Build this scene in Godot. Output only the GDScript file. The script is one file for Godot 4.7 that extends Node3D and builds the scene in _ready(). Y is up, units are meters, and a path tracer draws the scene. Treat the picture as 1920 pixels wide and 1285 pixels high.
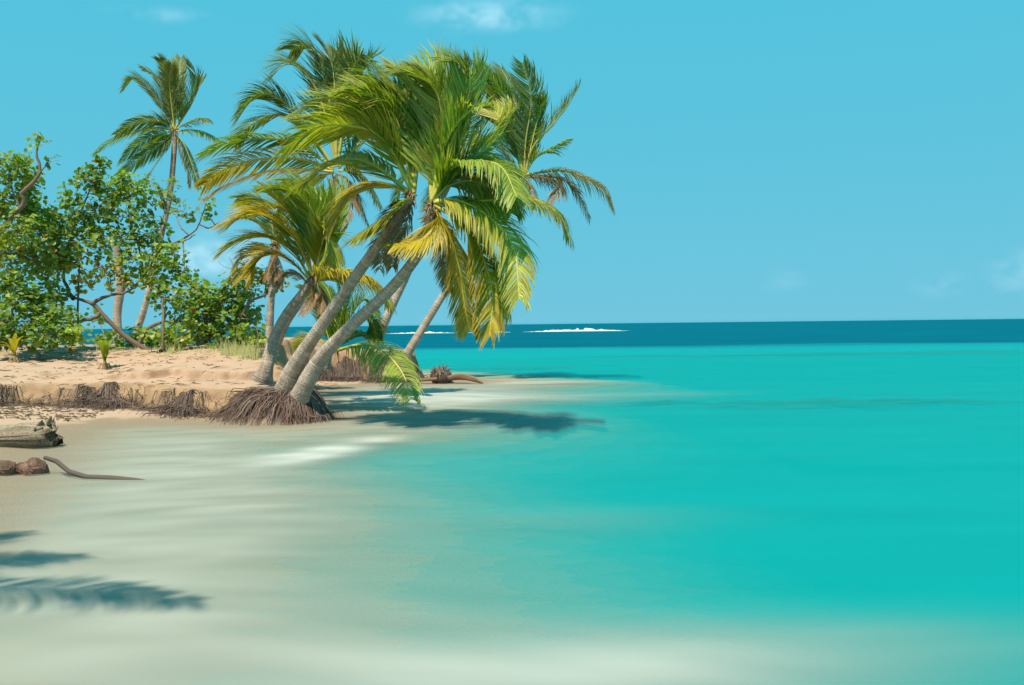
extends Node3D
# A tropical shore: coconut palms leaning over a sandy bank, sea grape trees behind, milky turquoise lagoon. Metres, y up; the eye stands at x 0, z 0 in the shallows and looks along -z.

var PALMS := [
{"n":"p1","t":[V(-3.96,0.13,-17.20),V(-3.84,0.62,-17.10),V(-3.58,1.07,-17.00),V(-3.08,1.71,-16.70),V(-2.48,2.42,-16.20),V(-1.94,3.04,-15.80),V(-1.50,3.58,-15.40)],"r":[0.231,0.160,0.126,0.099,0.088,0.078,0.071],"f":[
	[[V(-1.48,3.62,-15.40),V(-1.70,4.68,-15.34),V(-1.87,4.86,-15.22),V(-2.06,5.02,-15.08),V(-2.39,5.06,-14.90)],0.69,"l"],
	[[V(-1.48,3.62,-15.40),V(-1.63,4.54,-15.46),V(-1.80,5.11,-15.58),V(-2.07,5.24,-15.72),V(-2.51,5.34,-15.90)],0.74,"l"],
	[[V(-1.48,3.62,-15.40),V(-1.90,4.41,-15.31),V(-2.32,4.59,-15.15),V(-2.88,4.53,-14.95),V(-3.30,4.12,-14.70)],0.84,"y"],
	[[V(-1.48,3.62,-15.40),V(-1.90,4.57,-15.44),V(-2.31,5.01,-15.51),V(-2.75,5.11,-15.59),V(-3.30,4.94,-15.70)],0.79,"l"],
	[[V(-1.48,3.62,-15.40),V(-1.50,4.54,-15.51),V(-1.68,5.18,-15.72),V(-2.01,5.43,-15.98),V(-2.42,5.44,-16.30)],0.74,"g"],
	[[V(-1.50,3.60,-15.40),V(-2.09,4.06,-15.50),V(-2.53,4.18,-15.68),V(-2.99,4.07,-15.92),V(-3.39,3.84,-16.20)],0.74,"y"],
	[[V(-1.45,3.60,-15.40),V(-1.71,3.35,-15.25),V(-1.98,3.11,-14.96),V(-2.26,2.86,-14.60)],0.74,"y"],
	[[V(-1.50,3.58,-15.40),V(-1.80,3.71,-15.38),V(-2.16,3.70,-15.33),V(-2.47,3.47,-15.27),V(-2.67,3.10,-15.20)],0.69,"o"],
	[[V(-1.47,3.57,-15.40),V(-1.61,3.16,-15.50),V(-1.80,2.93,-15.67),V(-1.87,2.53,-15.90)],0.37,"b"],
	[[V(-1.50,3.57,-15.40),V(-1.77,3.35,-15.57),V(-1.98,2.95,-15.89),V(-2.12,2.51,-16.30)],0.37,"b"],
	[[V(-1.47,3.62,-15.40),V(-1.35,4.53,-15.45),V(-1.27,5.13,-15.54),V(-1.40,5.46,-15.66),V(-1.74,5.61,-15.80)],0.74,"l"]]},
{"n":"p2","t":[V(-3.73,0.09,-17.05),V(-3.53,0.51,-16.90),V(-3.19,1.05,-16.75),V(-2.64,1.57,-16.40),V(-1.88,2.20,-15.90),V(-1.36,2.81,-15.50),V(-1.17,3.40,-15.20)],"r":[0.238,0.154,0.122,0.098,0.087,0.081,0.073],"f":[
	[[V(-1.17,3.46,-15.20),V(-0.88,4.31,-15.16),V(-0.60,5.05,-15.09),V(-0.65,5.40,-15.01),V(-0.99,5.53,-14.90)],0.57,"l"],
	[[V(-1.17,3.46,-15.20),V(-1.04,4.47,-15.17),V(-1.03,4.89,-15.13),V(-1.18,5.20,-15.07),V(-1.61,5.36,-15.00)],0.74,"l"],
	[[V(-1.17,3.46,-15.20),V(-0.93,4.57,-15.26),V(-0.88,4.97,-15.38),V(-1.08,5.39,-15.52),V(-1.48,5.65,-15.70)],0.65,"l"],
	[[V(-1.19,3.46,-15.20),V(-0.93,3.89,-15.09),V(-0.53,4.00,-14.88),V(-0.13,3.88,-14.62),V(0.09,3.40,-14.30)],0.70,"l"],
	[[V(-1.16,3.44,-15.20),V(-0.84,3.46,-15.09),V(-0.39,3.24,-14.88),V(0.03,2.74,-14.62),V(0.11,1.96,-14.30)],0.65,"y"],
	[[V(-1.15,3.47,-15.20),V(-0.42,3.45,-15.20),V(0.18,3.51,-15.20),V(0.66,3.31,-15.20),V(0.89,2.89,-15.20)],0.57,"y"],
	[[V(-1.16,3.41,-15.20),V(-0.64,3.07,-15.15),V(-0.40,2.55,-15.06),V(-0.28,2.02,-14.94),V(-0.33,1.42,-14.80)],0.57,"o"],
	[[V(-1.16,3.40,-15.20),V(-0.91,2.96,-15.24),V(-0.78,2.44,-15.31),V(-0.71,1.88,-15.39),V(-0.65,1.53,-15.50)],0.54,"o"],
	[[V(-1.16,3.41,-15.20),V(-1.08,3.18,-15.14),V(-1.20,2.95,-15.02),V(-1.47,2.80,-14.88),V(-1.71,2.75,-14.70)],0.46,"yy"],
	[[V(-1.16,3.46,-15.20),V(-0.70,4.01,-15.29),V(-0.33,4.32,-15.45),V(-0.08,4.64,-15.65),V(-0.25,4.98,-15.90)],0.65,"y"],
	[[V(-1.18,3.44,-15.20),V(-0.76,3.32,-15.22),V(-0.42,2.96,-15.27),V(-0.19,2.40,-15.33),V(-0.08,1.75,-15.40)],0.69,"y"],
	[[V(-1.18,3.48,-15.20),V(-1.26,4.34,-15.31),V(-1.47,4.95,-15.52),V(-1.83,5.22,-15.78),V(-2.24,5.30,-16.10)],0.74,"l"],
	[[V(-1.16,3.48,-15.20),V(-0.81,3.86,-15.32),V(-0.46,3.89,-15.55),V(-0.18,3.74,-15.85),V(0.01,3.38,-16.20)],0.69,"g"],
	[[V(-1.16,3.40,-15.20),V(-1.03,2.97,-15.32),V(-0.99,2.58,-15.53),V(-0.98,2.14,-15.80)],0.32,"b"],
	[[V(-1.16,3.46,-15.20),V(-0.95,3.69,-15.25),V(-0.62,3.79,-15.34),V(-0.34,3.71,-15.46),V(-0.14,3.44,-15.60)],0.55,"l"],
	[[V(-1.17,3.46,-15.20),V(-1.05,4.07,-15.14),V(-0.83,4.52,-15.02),V(-0.59,4.73,-14.88),V(-0.39,4.76,-14.70)],0.55,"l"]]},
{"n":"p3","t":[V(-4.49,0.63,-18.10),V(-4.41,0.87,-18.10),V(-4.31,1.34,-18.20),V(-4.08,1.80,-18.20),V(-3.81,2.15,-18.20),V(-3.58,2.47,-18.20)],"r":[0.204,0.122,0.095,0.082,0.075,0.068],"f":[
	[[V(-3.56,2.54,-18.20),V(-3.48,3.25,-18.14),V(-3.53,3.66,-18.02),V(-3.79,3.96,-17.88),V(-4.21,4.06,-17.70)],0.78,"l"],
	[[V(-3.58,2.51,-18.20),V(-3.80,3.06,-18.12),V(-4.10,3.43,-17.99),V(-4.48,3.59,-17.81),V(-5.01,3.42,-17.60)],0.78,"yy"],
	[[V(-3.62,2.45,-18.20),V(-3.92,2.97,-18.19),V(-4.34,3.21,-18.16),V(-4.81,3.17,-18.14),V(-5.14,2.98,-18.10)],0.75,"y"],
	[[V(-3.64,2.44,-18.20),V(-3.96,2.78,-18.14),V(-4.26,2.89,-18.02),V(-4.51,2.77,-17.88),V(-4.64,2.48,-17.70)],0.68,"yy"],
	[[V(-3.56,2.49,-18.20),V(-3.43,2.96,-18.16),V(-3.30,3.24,-18.09),V(-3.19,3.03,-18.01),V(-3.18,2.64,-17.90)],0.52,"y"],
	[[V(-3.54,2.54,-18.20),V(-3.39,3.40,-18.26),V(-3.44,3.90,-18.38),V(-3.76,4.21,-18.52),V(-4.20,4.29,-18.70)],0.78,"l"],
	[[V(-3.59,2.35,-18.20),V(-3.32,2.50,-18.14),V(-2.84,2.51,-18.02),V(-2.39,2.35,-17.88),V(-2.10,1.94,-17.70)],0.62,"yy"],
	[[V(-3.60,2.49,-18.20),V(-3.73,3.26,-18.25),V(-3.99,3.66,-18.34),V(-4.35,3.85,-18.46),V(-4.87,3.81,-18.60)],0.80,"y"],
	[[V(-3.66,2.39,-18.20),V(-3.89,2.57,-18.14),V(-4.04,2.53,-18.04),V(-4.11,2.29,-17.90)],0.25,"b"],
	[[V(-3.60,2.37,-18.20),V(-3.53,2.22,-18.14),V(-3.61,2.01,-18.04),V(-3.72,1.82,-17.90)],0.21,"b"],
	[[V(-3.58,2.39,-18.20),V(-3.42,2.29,-18.16),V(-3.39,2.08,-18.09),V(-3.42,1.83,-18.00)],0.19,"b"],
	[[V(-3.56,2.57,-18.20),V(-3.39,3.17,-18.29),V(-3.30,3.57,-18.45),V(-3.39,3.88,-18.65),V(-3.65,4.11,-18.90)],0.65,"l"]]},
{"n":"p4","t":[V(-5.81,0.91,-24.00),V(-5.78,1.26,-24.00),V(-5.72,2.15,-24.00),V(-5.64,3.04,-24.00),V(-5.60,3.52,-24.00)],"r":[0.128,0.096,0.080,0.076,0.072],"f":[
	[[V(-5.60,3.52,-24.00),V(-5.89,3.98,-23.90),V(-6.29,4.15,-23.73),V(-6.72,3.89,-23.50)],0.57,"d"],
	[[V(-5.60,3.52,-24.00),V(-5.74,4.31,-24.06),V(-6.07,4.68,-24.16),V(-6.56,4.70,-24.30)],0.57,"d"],
	[[V(-5.60,3.52,-24.00),V(-5.40,4.17,-23.96),V(-5.50,4.66,-23.89),V(-5.85,4.91,-23.80)],0.57,"g"],
	[[V(-5.60,3.48,-24.00),V(-5.37,3.80,-24.10),V(-5.09,3.81,-24.27),V(-4.82,3.44,-24.50)],0.51,"d"],
	[[V(-5.60,3.47,-24.00),V(-5.63,3.22,-23.92),V(-5.70,2.96,-23.78),V(-5.71,2.70,-23.60)],0.28,"b"],
	[[V(-5.60,3.47,-24.00),V(-5.52,3.16,-23.96),V(-5.50,2.90,-23.89),V(-5.51,2.71,-23.80)],0.28,"b"],
	[[V(-5.61,3.49,-24.00),V(-6.03,3.51,-23.92),V(-6.35,3.28,-23.78),V(-6.46,2.90,-23.60)],0.48,"o"]]},
{"n":"p5","t":[V(-5.23,0.73,-21.50),V(-5.14,0.98,-21.50),V(-4.82,1.69,-21.50),V(-4.28,2.48,-21.40),V(-4.00,3.48,-21.30),V(-3.69,4.69,-21.20)],"r":[0.169,0.124,0.101,0.085,0.078,0.072],"f":[
	[[V(-3.64,4.95,-21.20),V(-3.89,6.19,-21.15),V(-4.20,6.82,-21.06),V(-4.56,7.03,-20.94),V(-4.92,6.73,-20.80)],0.78,"d"],
	[[V(-3.64,4.95,-21.20),V(-3.77,6.33,-21.26),V(-4.00,7.23,-21.38),V(-4.29,7.58,-21.52),V(-4.66,7.52,-21.70)],0.75,"d"],
	[[V(-3.63,4.95,-21.20),V(-3.64,6.35,-21.18),V(-3.69,7.06,-21.15),V(-3.88,7.50,-21.10)],0.73,"d"],
	[[V(-3.62,4.95,-21.20),V(-3.48,6.22,-21.32),V(-3.50,6.93,-21.53),V(-3.69,7.54,-21.80)],0.73,"d"],
	[[V(-3.61,4.95,-21.20),V(-3.40,6.27,-21.16),V(-3.24,6.96,-21.09),V(-3.03,7.12,-21.01),V(-2.81,6.74,-20.90)],0.63,"d"],
	[[V(-3.68,4.93,-21.20),V(-4.38,5.95,-21.14),V(-4.81,6.36,-21.02),V(-5.22,6.37,-20.88),V(-5.58,5.89,-20.70)],0.75,"d"],
	[[V(-3.70,4.91,-21.20),V(-4.40,5.41,-21.11),V(-5.03,5.50,-20.95),V(-5.74,5.40,-20.75),V(-6.28,5.09,-20.50)],0.65,"g"],
	[[V(-3.70,4.88,-21.20),V(-4.42,5.11,-21.19),V(-5.31,5.10,-21.16),V(-5.97,4.90,-21.14),V(-6.39,4.57,-21.10)],0.69,"o"],
	[[V(-3.71,4.84,-21.20),V(-4.31,4.88,-21.15),V(-5.06,4.83,-21.06),V(-5.81,4.57,-20.94),V(-6.26,4.26,-20.80)],0.69,"ob"],
	[[V(-3.60,4.86,-21.20),V(-3.24,4.82,-21.12),V(-2.93,4.54,-20.98),V(-2.67,4.05,-20.80)],0.53,"d"],
	[[V(-3.62,4.79,-21.20),V(-3.37,4.62,-21.12),V(-3.33,4.16,-20.98),V(-3.48,3.57,-20.80)],0.40,"b"],
	[[V(-3.69,4.82,-21.20),V(-4.11,4.71,-21.30),V(-4.49,4.40,-21.47),V(-4.72,3.92,-21.70)],0.56,"o"],
	[[V(-3.69,4.93,-21.20),V(-4.37,5.77,-21.27),V(-4.90,6.09,-21.41),V(-5.52,5.90,-21.59),V(-5.92,5.55,-21.80)],0.69,"d"],
	[[V(-3.60,4.91,-21.20),V(-3.10,5.55,-21.35),V(-2.85,6.11,-21.64),V(-2.81,6.61,-22.00)],0.69,"d"],
	[[V(-3.65,4.81,-21.20),V(-3.55,4.53,-21.26),V(-3.25,4.30,-21.36),V(-3.03,3.77,-21.50)],0.50,"ob"]]},
{"n":"p7","t":[V(-3.14,0.26,-28.50),V(-3.02,0.68,-28.50),V(-2.52,1.51,-28.50),V(-1.70,2.80,-28.50),V(-0.64,4.35,-28.40),V(0.39,5.69,-28.30)],"r":[0.197,0.136,0.110,0.099,0.093,0.081],"f":[
	[[V(0.39,5.78,-28.30),V(0.45,6.74,-28.22),V(0.61,7.82,-28.08),V(0.38,8.76,-27.90)],0.87,"d"],
	[[V(0.35,5.78,-28.30),V(0.18,7.08,-28.24),V(-0.15,7.97,-28.14),V(-0.73,8.74,-28.00)],0.87,"g"],
	[[V(0.35,5.78,-28.30),V(-0.05,7.13,-28.18),V(-0.53,7.94,-27.97),V(-1.06,8.29,-27.70)],0.84,"d"],
	[[V(0.35,5.78,-28.30),V(-0.08,7.29,-28.42),V(-0.60,8.58,-28.63),V(-1.07,9.15,-28.90)],0.80,"d"],
	[[V(0.41,5.78,-28.30),V(0.65,6.54,-28.25),V(1.16,7.11,-28.16),V(1.59,7.61,-28.04),V(1.93,8.12,-27.90)],0.67,"d"],
	[[V(0.41,5.78,-28.30),V(0.72,7.07,-28.26),V(0.87,7.58,-28.19),V(0.78,7.84,-28.10)],0.54,"g"],
	[[V(0.42,5.78,-28.30),V(0.71,6.21,-28.22),V(1.15,6.44,-28.08),V(1.59,6.67,-27.90)],0.50,"l"],
	[[V(0.42,5.78,-28.30),V(1.39,5.88,-28.26),V(2.12,5.65,-28.19),V(2.59,5.34,-28.11),V(2.85,4.79,-28.00)],0.75,"ob"],
	[[V(0.42,5.75,-28.30),V(1.32,5.68,-28.30),V(1.84,5.34,-28.30),V(2.22,4.54,-28.30)],0.60,"b"],
	[[V(0.42,5.72,-28.30),V(0.94,5.64,-28.20),V(1.38,5.43,-28.03),V(1.10,4.96,-27.80)],0.51,"b"],
	[[V(0.35,5.78,-28.30),V(-0.24,6.48,-28.20),V(-0.75,6.68,-28.03),V(-1.19,6.35,-27.80)],0.80,"d"],
	[[V(0.35,5.75,-28.30),V(-0.17,5.88,-28.18),V(-0.61,5.56,-27.97),V(-0.91,4.95,-27.70)],0.75,"d"],
	[[V(0.41,5.78,-28.30),V(0.29,7.12,-28.45),V(0.08,8.23,-28.74),V(-0.22,8.95,-29.10)],0.84,"d"],
	[[V(0.41,5.69,-28.30),V(0.58,5.40,-28.19),V(0.63,4.96,-28.00)],0.30,"b"]]},
{"n":"p8","t":[V(-4.22,0.38,-29.50),V(-4.09,0.84,-29.50),V(-3.70,1.74,-29.50),V(-3.01,3.17,-29.50),V(-2.13,5.01,-29.40),V(-1.45,6.35,-29.30)],"r":[0.198,0.145,0.125,0.112,0.099,0.092],"f":[
	[[V(-1.45,6.38,-29.30),V(-0.86,6.81,-29.20),V(-0.32,7.08,-29.03),V(-0.11,7.41,-28.80)],0.77,"yy"],
	[[V(-1.45,6.38,-29.30),V(-1.16,7.59,-29.26),V(-1.07,8.50,-29.19),V(-1.29,9.21,-29.10)],0.77,"d"],
	[[V(-1.45,6.38,-29.30),V(-1.63,7.62,-29.36),V(-2.09,8.42,-29.46),V(-2.72,8.77,-29.60)],0.77,"g"],
	[[V(-1.45,6.38,-29.30),V(-0.78,7.31,-29.40),V(-0.39,8.11,-29.57),V(-0.46,8.95,-29.80)],0.77,"d"],
	[[V(-1.45,6.38,-29.30),V(-0.63,6.51,-29.24),V(-0.02,6.18,-29.14),V(0.28,5.55,-29.00)],0.74,"y"],
	[[V(-1.45,6.31,-29.30),V(-1.03,5.91,-29.30),V(-0.80,5.29,-29.30),V(-0.89,4.52,-29.30)],0.70,"y"],
	[[V(-1.45,6.31,-29.30),V(-1.95,5.91,-29.26),V(-2.18,5.29,-29.19),V(-2.34,4.36,-29.10)],0.70,"d"],
	[[V(-1.49,6.31,-29.30),V(-2.42,6.40,-29.36),V(-3.05,5.96,-29.46),V(-3.39,5.20,-29.60)],0.74,"d"]]},
{"n":"p9","t":[V(-11.70,0.95,-31.00),V(-11.52,1.51,-31.00),V(-11.20,2.48,-31.00),V(-10.76,4.28,-31.00),V(-10.44,5.64,-31.00),V(-10.28,7.07,-31.00),V(-10.26,7.63,-31.00)],"r":[0.150,0.109,0.095,0.085,0.082,0.078,0.075],"f":[
	[[V(-10.27,7.68,-31.00),V(-10.28,8.83,-30.94),V(-10.42,9.47,-30.84),V(-10.57,9.76,-30.70)],0.52,"d"],
	[[V(-10.26,7.68,-31.00),V(-10.22,9.06,-31.14),V(-10.17,9.94,-31.40)],0.52,"d"],
	[[V(-10.24,7.68,-31.00),V(-9.85,8.36,-30.94),V(-9.51,9.14,-30.84),V(-9.72,9.70,-30.70)],0.52,"d"],
	[[V(-10.24,7.68,-31.00),V(-9.79,8.38,-31.06),V(-9.54,8.97,-31.16),V(-9.44,9.32,-31.30)],0.43,"d"],
	[[V(-10.27,7.68,-31.00),V(-10.60,8.32,-30.95),V(-10.89,8.82,-30.86),V(-11.31,9.20,-30.74),V(-11.66,8.88,-30.60)],0.62,"d"],
	[[V(-10.27,7.68,-31.00),V(-10.52,8.43,-31.08),V(-10.81,9.28,-31.22),V(-11.40,9.72,-31.40)],0.56,"d"],
	[[V(-10.29,7.66,-31.00),V(-10.64,7.90,-30.90),V(-11.28,7.86,-30.73),V(-11.86,7.45,-30.50)],0.56,"d"],
	[[V(-10.29,7.66,-31.00),V(-10.86,7.73,-30.99),V(-11.63,7.57,-30.96),V(-12.28,7.28,-30.94),V(-12.69,6.95,-30.90)],0.52,"g"],
	[[V(-10.29,7.63,-31.00),V(-10.92,7.45,-30.88),V(-11.43,7.03,-30.67),V(-11.72,6.60,-30.40)],0.52,"g"],
	[[V(-10.29,7.60,-31.00),V(-10.59,7.30,-30.96),V(-11.16,6.87,-30.89),V(-11.92,6.28,-30.80)],0.56,"g"],
	[[V(-10.28,7.56,-31.00),V(-10.51,7.06,-30.90),V(-10.77,6.53,-30.73),V(-11.00,6.07,-30.50)],0.52,"d"],
	[[V(-10.24,7.56,-31.00),V(-9.95,7.19,-30.92),V(-9.70,6.63,-30.78),V(-9.40,5.84,-30.60)],0.52,"d"],
	[[V(-10.24,7.59,-31.00),V(-10.05,6.91,-30.98),V(-9.85,6.41,-30.95),V(-9.78,5.92,-30.90)],0.43,"ob"],
	[[V(-10.24,7.68,-31.00),V(-9.76,7.87,-30.92),V(-9.35,7.96,-30.78),V(-9.07,7.83,-30.60)],0.39,"d"],
	[[V(-10.24,7.63,-31.00),V(-9.66,7.65,-30.96),V(-9.20,7.50,-30.89),V(-8.75,7.22,-30.80)],0.43,"g"],
	[[V(-10.26,7.68,-31.00),V(-10.31,8.97,-30.79),V(-10.11,9.49,-30.40)],0.49,"d"]]},
{"n":"p11","t":[V(-3.86,0.75,-20.60),V(-3.79,0.99,-20.60),V(-3.68,1.17,-20.60)],"r":[0.160,0.110,0.080],"f":[
	[[V(-3.68,1.14,-20.60),V(-3.84,1.73,-20.56),V(-3.97,2.17,-20.49),V(-4.14,2.40,-20.40)],0.46,"g"],
	[[V(-3.66,1.14,-20.60),V(-3.47,1.84,-20.60),V(-3.34,2.33,-20.60),V(-3.47,2.51,-20.60)],0.50,"g"],
	[[V(-3.65,1.14,-20.60),V(-3.30,1.78,-20.54),V(-2.96,2.13,-20.44),V(-2.76,1.81,-20.30)],0.50,"g"],
	[[V(-3.66,1.14,-20.60),V(-3.62,1.73,-20.70),V(-3.76,2.26,-20.87),V(-3.95,2.52,-21.10)],0.48,"g"],
	[[V(-3.65,1.14,-20.60),V(-3.16,1.67,-20.68),V(-2.91,1.73,-20.82),V(-2.82,1.37,-21.00)],0.48,"d"],
	[[V(-3.62,1.10,-20.60),V(-2.99,1.23,-20.33),V(-2.50,1.07,-19.82),V(-2.09,0.70,-19.17),V(-1.85,0.26,-18.40)],0.67,"l"],
	[[V(-3.65,1.10,-20.60),V(-3.29,1.40,-20.77),V(-3.01,1.45,-21.09),V(-2.78,1.27,-21.50)],0.44,"g"],
	[[V(-3.68,1.12,-20.60),V(-4.05,1.41,-20.72),V(-4.29,1.39,-20.93),V(-4.48,1.18,-21.20)],0.39,"y"]]}]
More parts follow.
